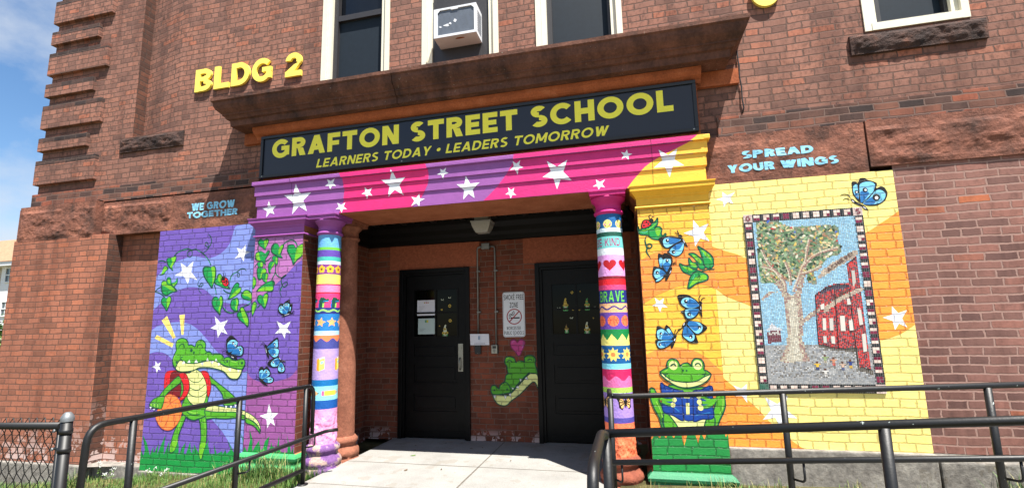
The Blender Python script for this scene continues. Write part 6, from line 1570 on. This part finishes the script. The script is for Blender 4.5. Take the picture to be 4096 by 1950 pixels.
(p0,p1),(q0,q1)=(7.2886,1.5714),(7.4046,1.6392); L_=math.hypot(q0-p0,q1-p1)
lettering('branch_word','LEARN',0,L_,0,.024,-.0156,DRK,.2,MO,.2,warp=slant(p0,p1,q0,q1))
# ---------------------------------------------------------------- hand rails
def fillet(pts,r,n=5):
    out=[Vector(pts[0])]
    for a,b,c in zip(pts[:-2],pts[1:-1],pts[2:]):
        a,b,c=Vector(a),Vector(b),Vector(c); d1=(a-b).normalized(); d2=(c-b).normalized(); rr=min(r,(a-b).length*.49,(c-b).length*.49); p=b+d1*rr; q=b+d2*rr
        for k in range(n+1):
            t=k/n; out.append(p*(1-t)**2+b*2*t*(1-t)+q*t*t)
    out.append(Vector(pts[-1])); return out
PTCH=mat_plain('bare_metal_scratch',(196,198,196),rough=.5,var=.2)
def rail(name,label,top,hand,posts,mid=None,rt=.0185,rh=.0175,rp=.0205):
    e=empty(name,posts[0][0]); tag(e,label,'railing','black pipe railings at the entrance')
    m=MB(); m.tube(fillet(top,.10),rt,16); part(m,'top_rail',BLK,e)
    m=MB(); m.tube(fillet(hand,.05),rh,14); part(m,'hand_rail',BLK,e)
    for (b,t_) in posts:
        m=MB(); m.tube([b,t_],rp,14); part(m,'post',BLK,e)
        m=MB(); m.lathe([(0,.0),(.05,.0),(.05,.008),(.0,.008)],(b[0],b[1],b[2]),20); part(m,'base_plate',BLK,e)
    if mid: m=MB(); m.tube(mid,.019,12); part(m,'mid_rail',BLK,e)
    return e
rx=2.55
LR=rail('hand_railing','black hand railing on the left beside the grass',[(rx,-.415,.43),(rx,-.415,.882),(rx,-2.44,.900),(rx,-2.47,-.02)],[(2.70,-.22,.432),(2.622,-.30,.430),(2.622,-2.6,.430)],[((rx,-.53,0),(rx,-.53,.87)),((rx,-1.34,0),(rx,-1.34,.88)),((rx,-2.18,0),(rx,-2.18,.885))],[(rx,-.53,.128),(rx,-2.47,.135)])
def bracket(e,p,q):
    m=MB(); a=Vector(p); b=Vector(q); m.tube(fillet([a,(b.x,b.y,a.z),b],.03,5),.0075,8); part(m,'rail_bracket',BLK,e)
bracket(LR,(2.57,-.53,.33),(2.622,-.53+.06,.415)); bracket(LR,(2.57,-1.34,.33),(2.622,-1.34+.06,.415)); bracket(LR,(2.57,-2.18,.33),(2.622,-2.12,.415))
zb=lambda x:.892+.041*(x-5.413)
BR_=rail('hand_railing','black hand railing standing closest to the yellow mural',[(5.395,-.70,.895),(5.41,-1.0,.892),(10.6,-1.0,zb(10.6))],[(5.40,-1.075,.461),(10.6,-1.075,.73)],[((x,-1.0,max(0,(x-5.42)*.052)),(x,-1.0,zb(x)-.01)) for x in (5.412,6.545,7.692,8.84,9.99)],rt=.0185,rh=.0185)
for o in BR_.children:
    pass
for x in (5.412,6.545,7.692,8.84): bracket(BR_,(x+.018,-1.015,.33+.052*(x-5.4)),(x+.06,-1.075,.445+.052*(x-5.4)))
zn=lambda x:.870+.060*(x-5.43)
NR=rail('hand_railing','black hand railing nearest the viewer at bottom right',[(10.6,-2.1,zn(10.6)),(5.43,-2.1,.872)],[(5.46,-2.03,.44),(10.6,-2.03,.74)],[((x,-2.1,max(0,(x-5.42)*.052)),(x,-2.1,zn(x)-.01)) for x in (5.428,6.638,7.85,9.06)],rt=.0208,rp=.0235)
m=MB(); m.tube(fillet([(5.427,-2.075,.868),(5.425,-2.16,.872),(5.42,-2.34,.925),(5.42,-2.93,.935),(5.42,-2.96,-.02)],.12,7),.0200,16); part(m,'end_loop',BLK,NR)
# ---------------------------------------------------------------- chain link fence at the left edge
FP=Vector((3.066,-2.905,0)); fd=Vector((-math.cos(R(10)),math.sin(R(10)),-.06)); FZT=1.03
FB=mat_plain('black_vinyl_fence',(12,13,15),rough=.5,var=.2,scale=40); GALV=mat_plain('galvanised_cap',(120,124,128),rough=.55,metal=.5,var=.2,scale=40,bumpd=.001)
FE=empty('chain_link_fence',(FP.x,FP.y,-.1)); tag(FE,'black chain link fence with a grey domed post at bottom left','fence')
m=MB(); m.tube([(FP.x,FP.y,-.3),(FP.x,FP.y,1.045)],.0222,20); part(m,'terminal_post',FB,FE)
m=MB(); m.lathe([(.0245,0),(.0256,.012),(.0245,.018),(.022,.024),(.016,.034),(.010,.040),(.0,.041)],(FP.x,FP.y,1.028),20); part(m,'post_cap',GALV,FE)
m=MB(); s0=FP+fd*.04; m.tube([Vector((s0.x,s0.y,1.008-.06*.04)),Vector((FP.x+fd.x*3.2,FP.y+fd.y*3.2,1.008-.06*3.2))],.0168,14); part(m,'fence_top_rail',FB,FE)
m=MB(); m.tube([Vector((FP.x+fd.x*.055,FP.y+fd.y*.055,-.1)),Vector((FP.x+fd.x*.055,FP.y+fd.y*.055,1.015))],.0085,8); part(m,'tension_bar',FB,FE)
for z in (.985,.905,.62,.3):
    m=MB(); m.lathe([(.0226,-.011),(.0248,-.011),(.0248,.011),(.0226,.011)],(FP.x,FP.y,z),20); a=FP+fd*.034; b=FP+fd*.075; m.tube([(a.x,a.y,z),(b.x,b.y,z)],.008,8); part(m,'brace_band',FB,FE)
    m=MB(); a=FP+fd*.062+Vector((.03,-.012,0))*0; m.tube([(a.x-.004,a.y-.012,z),(a.x-.006,a.y-.018,z)],.0075,10); part(m,'band_bolt',GALV,FE)
m=MB(); dg_=.0718; nrm=Vector((-fd.y,fd.x,0)).normalized()
for k in range(36):
    s=.055+k*dg_/2*1.0
    for ph in (0,):
        pts=[]; n=27
        for i in range(n):
            u=s+(dg_/2 if (i+k)%2 else 0)*1.0; z=1.045-i*dg_/2-.06*u; off=.0035*(1 if (i%2) else -1)
            pts.append((FP.x+fd.x*u+nrm.x*off,FP.y+fd.y*u+nrm.y*off,z))
        m.tube(pts,.0021,5,caps=False)
part(m,'wire_mesh',FB,FE)
# ---------------------------------------------------------------- neighbouring house and shrub at the far left
SID=mat_plain('cream_siding',(190,180,160),rough=.7,var=.03); SHG=mat_stone('brown_shingles',(134,104,82),(156,124,98),(170,138,112),scale=6,bumpd=.01,bscale=14); WTR=mat_plain('white_trim',(226,228,230),rough=.5,var=.02)
NH=empty('apartment_house',(-30,14,-1.5)); tag(NH,'cream clapboard house with brown shingle roof beyond the school corner','house')
m=MB(); z=-1.5
while z<5.3: m.face([(-44,14-.022,z),(-20,14-.022,z),(-20,14,z+.14),(-44,14,z+.14)]); m.face([(-44,14,z),(-20,14,z),(-20,14-.022,z),(-44,14-.022,z)]); z+=.14
m.face([(-44,14.01,-1.5),(-44,26,-1.5),(-44,26,5.3),(-44,14.01,5.3)]); part(m,'clapboard_wall',SID,NH,fix=False)
m=MB(); m.box(-44.4,-19.6,13.5,13.62,5.20,5.42); m.box(-44.4,-19.6,13.62,14.1,5.18,5.22); part(m,'eave',WTR,NH)
m=MB(); m.face([(-44.5,13.45,5.42),(-19.5,13.45,5.42),(-19.5,20,8.4),(-44.5,20,8.4)]); m.face([(-44.5,26.5,5.42),(-19.5,26.5,5.42),(-19.5,20,8.4),(-44.5,20,8.4)]); part(m,'roof',SHG,NH,fix=False)
m=MB(); m.box(-27.35,-25.6,13.90,13.99,-1.5,5.18); part(m,'panel_strip',WTR,NH)
for x in (-27.02,-33.5):
    for z in (4.32,2.51,.4):
        m=MB(); h=.82; w=.95
        for a in ((x,x+.07,z,z+h),(x+w-.07,x+w,z,z+h),(x+.07,x+w-.07,z,z+.06),(x+.07,x+w-.07,z+h-.06,z+h),(x+.07,x+w-.07,z+h/2-.025,z+h/2+.025)): m.box(a[0],a[1],13.84,13.9,a[2],a[3])
        f=part(m,'house_window',WTR,NH); m=MB(); m.face([(x,13.88,z),(x+w,13.88,z),(x+w,13.88,z+h),(x,13.88,z+h)]); part(m,'house_pane',mat_plain('far_glass',(70,82,92),rough=.1) if 'FG' not in MATS else MATS['FG'],f,fix=False); MATS['FG']=bpy.data.materials['far_glass']
        m=MB()
        for i in (1,2): m.box(x+w*i/3-.012,x+w*i/3+.012,13.86,13.875,z+.06,z+h-.06)
        part(m,'muntin',WTR,f)
def leafy(name,label,cat,c,rad,n,sz,cols,trunk=None,seed=1,group=None):
    rnd=random.Random(seed); e=empty(name,(c[0],c[1],trunk[0] if trunk else c[2]-rad[2])); tag(e,label,cat,group)
    m=MB()
    for i in range(n):
        d=Vector((rnd.gauss(0,1),rnd.gauss(0,1),rnd.gauss(0,1))).normalized(); k=rnd.uniform(.45,1.08)*(1+.28*noise.noise(d*2.3+Vector((seed,0,0))))
        p=Vector((c[0]+d.x*rad[0]*k,c[1]+d.y*rad[1]*k,c[2]+d.z*rad[2]*k)); a=Vector((rnd.gauss(0,1),rnd.gauss(0,1),rnd.gauss(0,.6))).normalized(); b=a.orthogonal().normalized(); s_=sz*rnd.uniform(.6,1.3)
        m.face([p-a*s_,p+b*s_*.45,p+a*s_,p-b*s_*.45],rnd.randrange(len(cols)))
    part(m,'foliage',cols,e,fix=False)
    m=MB(); m.tube([(c[0],c[1],(trunk[0] if trunk else c[2]-rad[2])-.2),(c[0]+.05,c[1],c[2])],[trunk[1] if trunk else .05,.02],8); part(m,'stem',mat_plain('bark_%s_%d'%(name,seed),(96,78,62),rough=.9),e)
    return e
LFS=[mat_plain('leaf_green_%d'%i,c,rough=.55,var=.2,scale=3) for i,c in enumerate([(74,104,46),(96,128,58),(58,84,38)])]
leafy('shrub','green leafy shrub beside the school corner at the left edge','shrub',(-12.9,5.9,.55),(.85,.9,1.35),2600,.09,LFS,seed=3)
# ---------------------------------------------------------------- grass, weeds and leaf litter
rnd=random.Random(7); m=MB()
def blade(m,x,y,z,h,w,mi,lean=.5):
    a=rnd.uniform(0,6.28); dx,dy=math.cos(a),math.sin(a); l=rnd.uniform(.1,lean)*h; px,py=-dy*w/2,dx*w/2
    m.v+= [(x-px,y-py,z),(x+px,y+py,z),(x+dx*l*.4+px*.7,y+dy*l*.4+py*.7,z+h*.55),(x+dx*l*.4-px*.7,y+dy*l*.4-py*.7,z+h*.55),(x+dx*l,y+dy*l,z+h*rnd.uniform(.8,1))]
    b=len(m.v)-5; m.f+= [(b,b+1,b+2,b+3),(b+3,b+2,b+4)]; m.mi+= [mi,mi]; m.sm+= [False,False]
for i in range(46000):
    x=rnd.uniform(-2.6,2.5); y=-.03-abs(rnd.gauss(0,1.05)); 
    if y<-3.2: continue
    d=noise.noise(Vector((x*1.7,y*1.7,0)))
    if rnd.random()>.62+.55*d: continue
    h=rnd.uniform(.025,.075)*(1+.6*d)*(1.35 if y>-.35 else 1); blade(m,x,y,gn(x,y)-.005,h,rnd.uniform(.0025,.005),rnd.choice([0,0,0,1,1,2,2,3]))
for i in range(2600):
    x=rnd.uniform(5.55,10); y=rnd.uniform(-.88,-.06); d=noise.noise(Vector((x*2.2,y*2,5)))
    if d<.15 and rnd.random()<.93: continue
    blade(m,x,y,gn(x,y)-.005,rnd.uniform(.03,.09)*(1+d),rnd.uniform(.003,.006),rnd.choice([0,1,2,3,3]))
GRM=[mat_plain('grass_blade_%d'%i,c,rough=.6,var=.15,scale=4) for i,c in enumerate([(78,114,46),(100,132,58),(60,94,40),(146,140,88)])]
o=m.build('grass',GRM,fix=False); tag(o,'short ragged grass in front of the mural','grass',kind='stuff')
def tuft(x,y,z,n,h,sp,lab,seed):
    global rnd
    rnd=random.Random(seed); m=MB()
    for i in range(n): blade(m,x+rnd.gauss(0,sp),y+rnd.gauss(0,sp*.5),z-.01,rnd.uniform(.4,1)*h,rnd.uniform(.004,.008),rnd.choice([0,1,2,2,3]),.95)
    o=m.build('grass_clump',GRM,fix=False); o.location=(0,0,0); tag(o,lab,'grass clump','tall grass clumps along the wall')
tuft(1.98,-.30,gn(1.98,-.3),260,.34,.13,'tall grass clump at the foot of the purple pilaster',3)
tuft(1.62,-.26,gn(1.62,-.26),180,.26,.12,'lower grass clump under the green pilaster base',4)
tuft(2.33,-.36,-.06,150,.22,.07,'grass clump beside the walkway and the purple column base',8)
tuft(6.36,-.17,.02,70,.14,.08,'dry grass clump at the foot of the yellow pilaster',5)
tuft(8.42,-.22,.10,200,.24,.13,'grass clump by the granite at the right edge',6)
tuft(-.62,-.30,gn(-.62,-.3),130,.26,.08,'grass clump beside the granite step of the brick buttress',9)
WHT=mat_plain('white_petals',(230,230,224),rough=.7)
def weed(x,y,h,seed,lab):
    rnd=random.Random(seed); z=gn(x,y); e=empty('flowering_weed',(x,y,z)); tag(e,lab,'weed','thin weeds in front of the wall')
    m=MB(); f=MB(); lf=MB()
    for k in range(3):
        a=rnd.uniform(0,6.28); l=rnd.uniform(.1,.35)*h; hh=h*rnd.uniform(.65,1); p=[(x,y,z-.01),(x+l*.3*math.cos(a),y+l*.3*math.sin(a),z+hh*.5),(x+l*math.cos(a),y+l*math.sin(a),z+hh)]
        m.tube(p,.0016,5,caps=False); t=p[-1]
        for i in range(7):
            q=(t[0]+rnd.gauss(0,.008),t[1]+rnd.gauss(0,.008),t[2]+rnd.gauss(0,.006)); f.face([(q[0]-.005,q[1],q[2]-.004),(q[0]+.005,q[1]-.002,q[2]-.004),(q[0]+.004,q[1],q[2]+.005),(q[0]-.004,q[1]+.002,q[2]+.005)])
        for i in range(9):
            s=rnd.uniform(.15,.9); q=Vector(p[0]).lerp(Vector(p[2]),s); b=rnd.uniform(0,6.28); d=Vector((math.cos(b),math.sin(b),.3))*rnd.uniform(.012,.03); w=Vector((-d.y,d.x,0))*.3; lf.face([q,q+d*.5+w,q+d,q+d*.5-w])
    part(m,'stalk',GRM[2],e); part(f,'flower_head',WHT,e,fix=False); part(lf,'leaf',GRM[1],e,fix=False)
for i,(x,y,h,l) in enumerate([(-.24,-.26,.28,'tall white tipped weed left of the purple mural edge'),(-.05,-.35,.22,'white tipped weed just left of the mural corner'),(.12,-.42,.24,'thin weed under the crocodile mural corner'),(.55,-.30,.18,'short white tipped weed under the painted crocodile feet'),(-.45,-.42,.18,'small white flowered weed beside the granite step'),(.95,-.5,.20,'weed in the grass under the crocodile tail')]): weed(x,y,h,20+i,l)
DL=[mat_plain('dry_leaf',(92,72,50),rough=.8,var=.2),mat_plain('green_leaf_litter',(84,112,50),rough=.6)]
def litter(x,y,r,mi,lab,seed):
    rnd=random.Random(seed); m=MB(); a=rnd.uniform(0,3.14); pts=[]
    for k in range(8):
        t=k*.785; px,py=r*math.cos(t),r*.42*math.sin(t); pts.append((x+px*math.cos(a)-py*math.sin(a),y+px*math.sin(a)+py*math.cos(a),.004+.010*abs(math.cos(t))*rnd.random()))
    m.face(pts); o=m.build('fallen_leaf',DL[mi],fix=False); tag(o,lab,'leaf','fallen leaves on the walkway')
litter(3.148,.565,.032,1,'green fallen leaf on the sunlit walkway',1)
for i,p in enumerate(((3.3078,1.1550),(3.4984,1.1953),(2.9855,0.9955),(3.8279,0.9997),(4.2832,0.5312),(3.6644,0.1177),(3.3167,0.0360),(2.4891,0.9729),(4.7865,1.0624),(3.7029,0.9579),(3.0708,0.7832),(2.4826,1.1941))): litter(p[0],p[1],.016 if i%3 else .022,0,'small brown dry leaf scrap on the walkway',30+i)
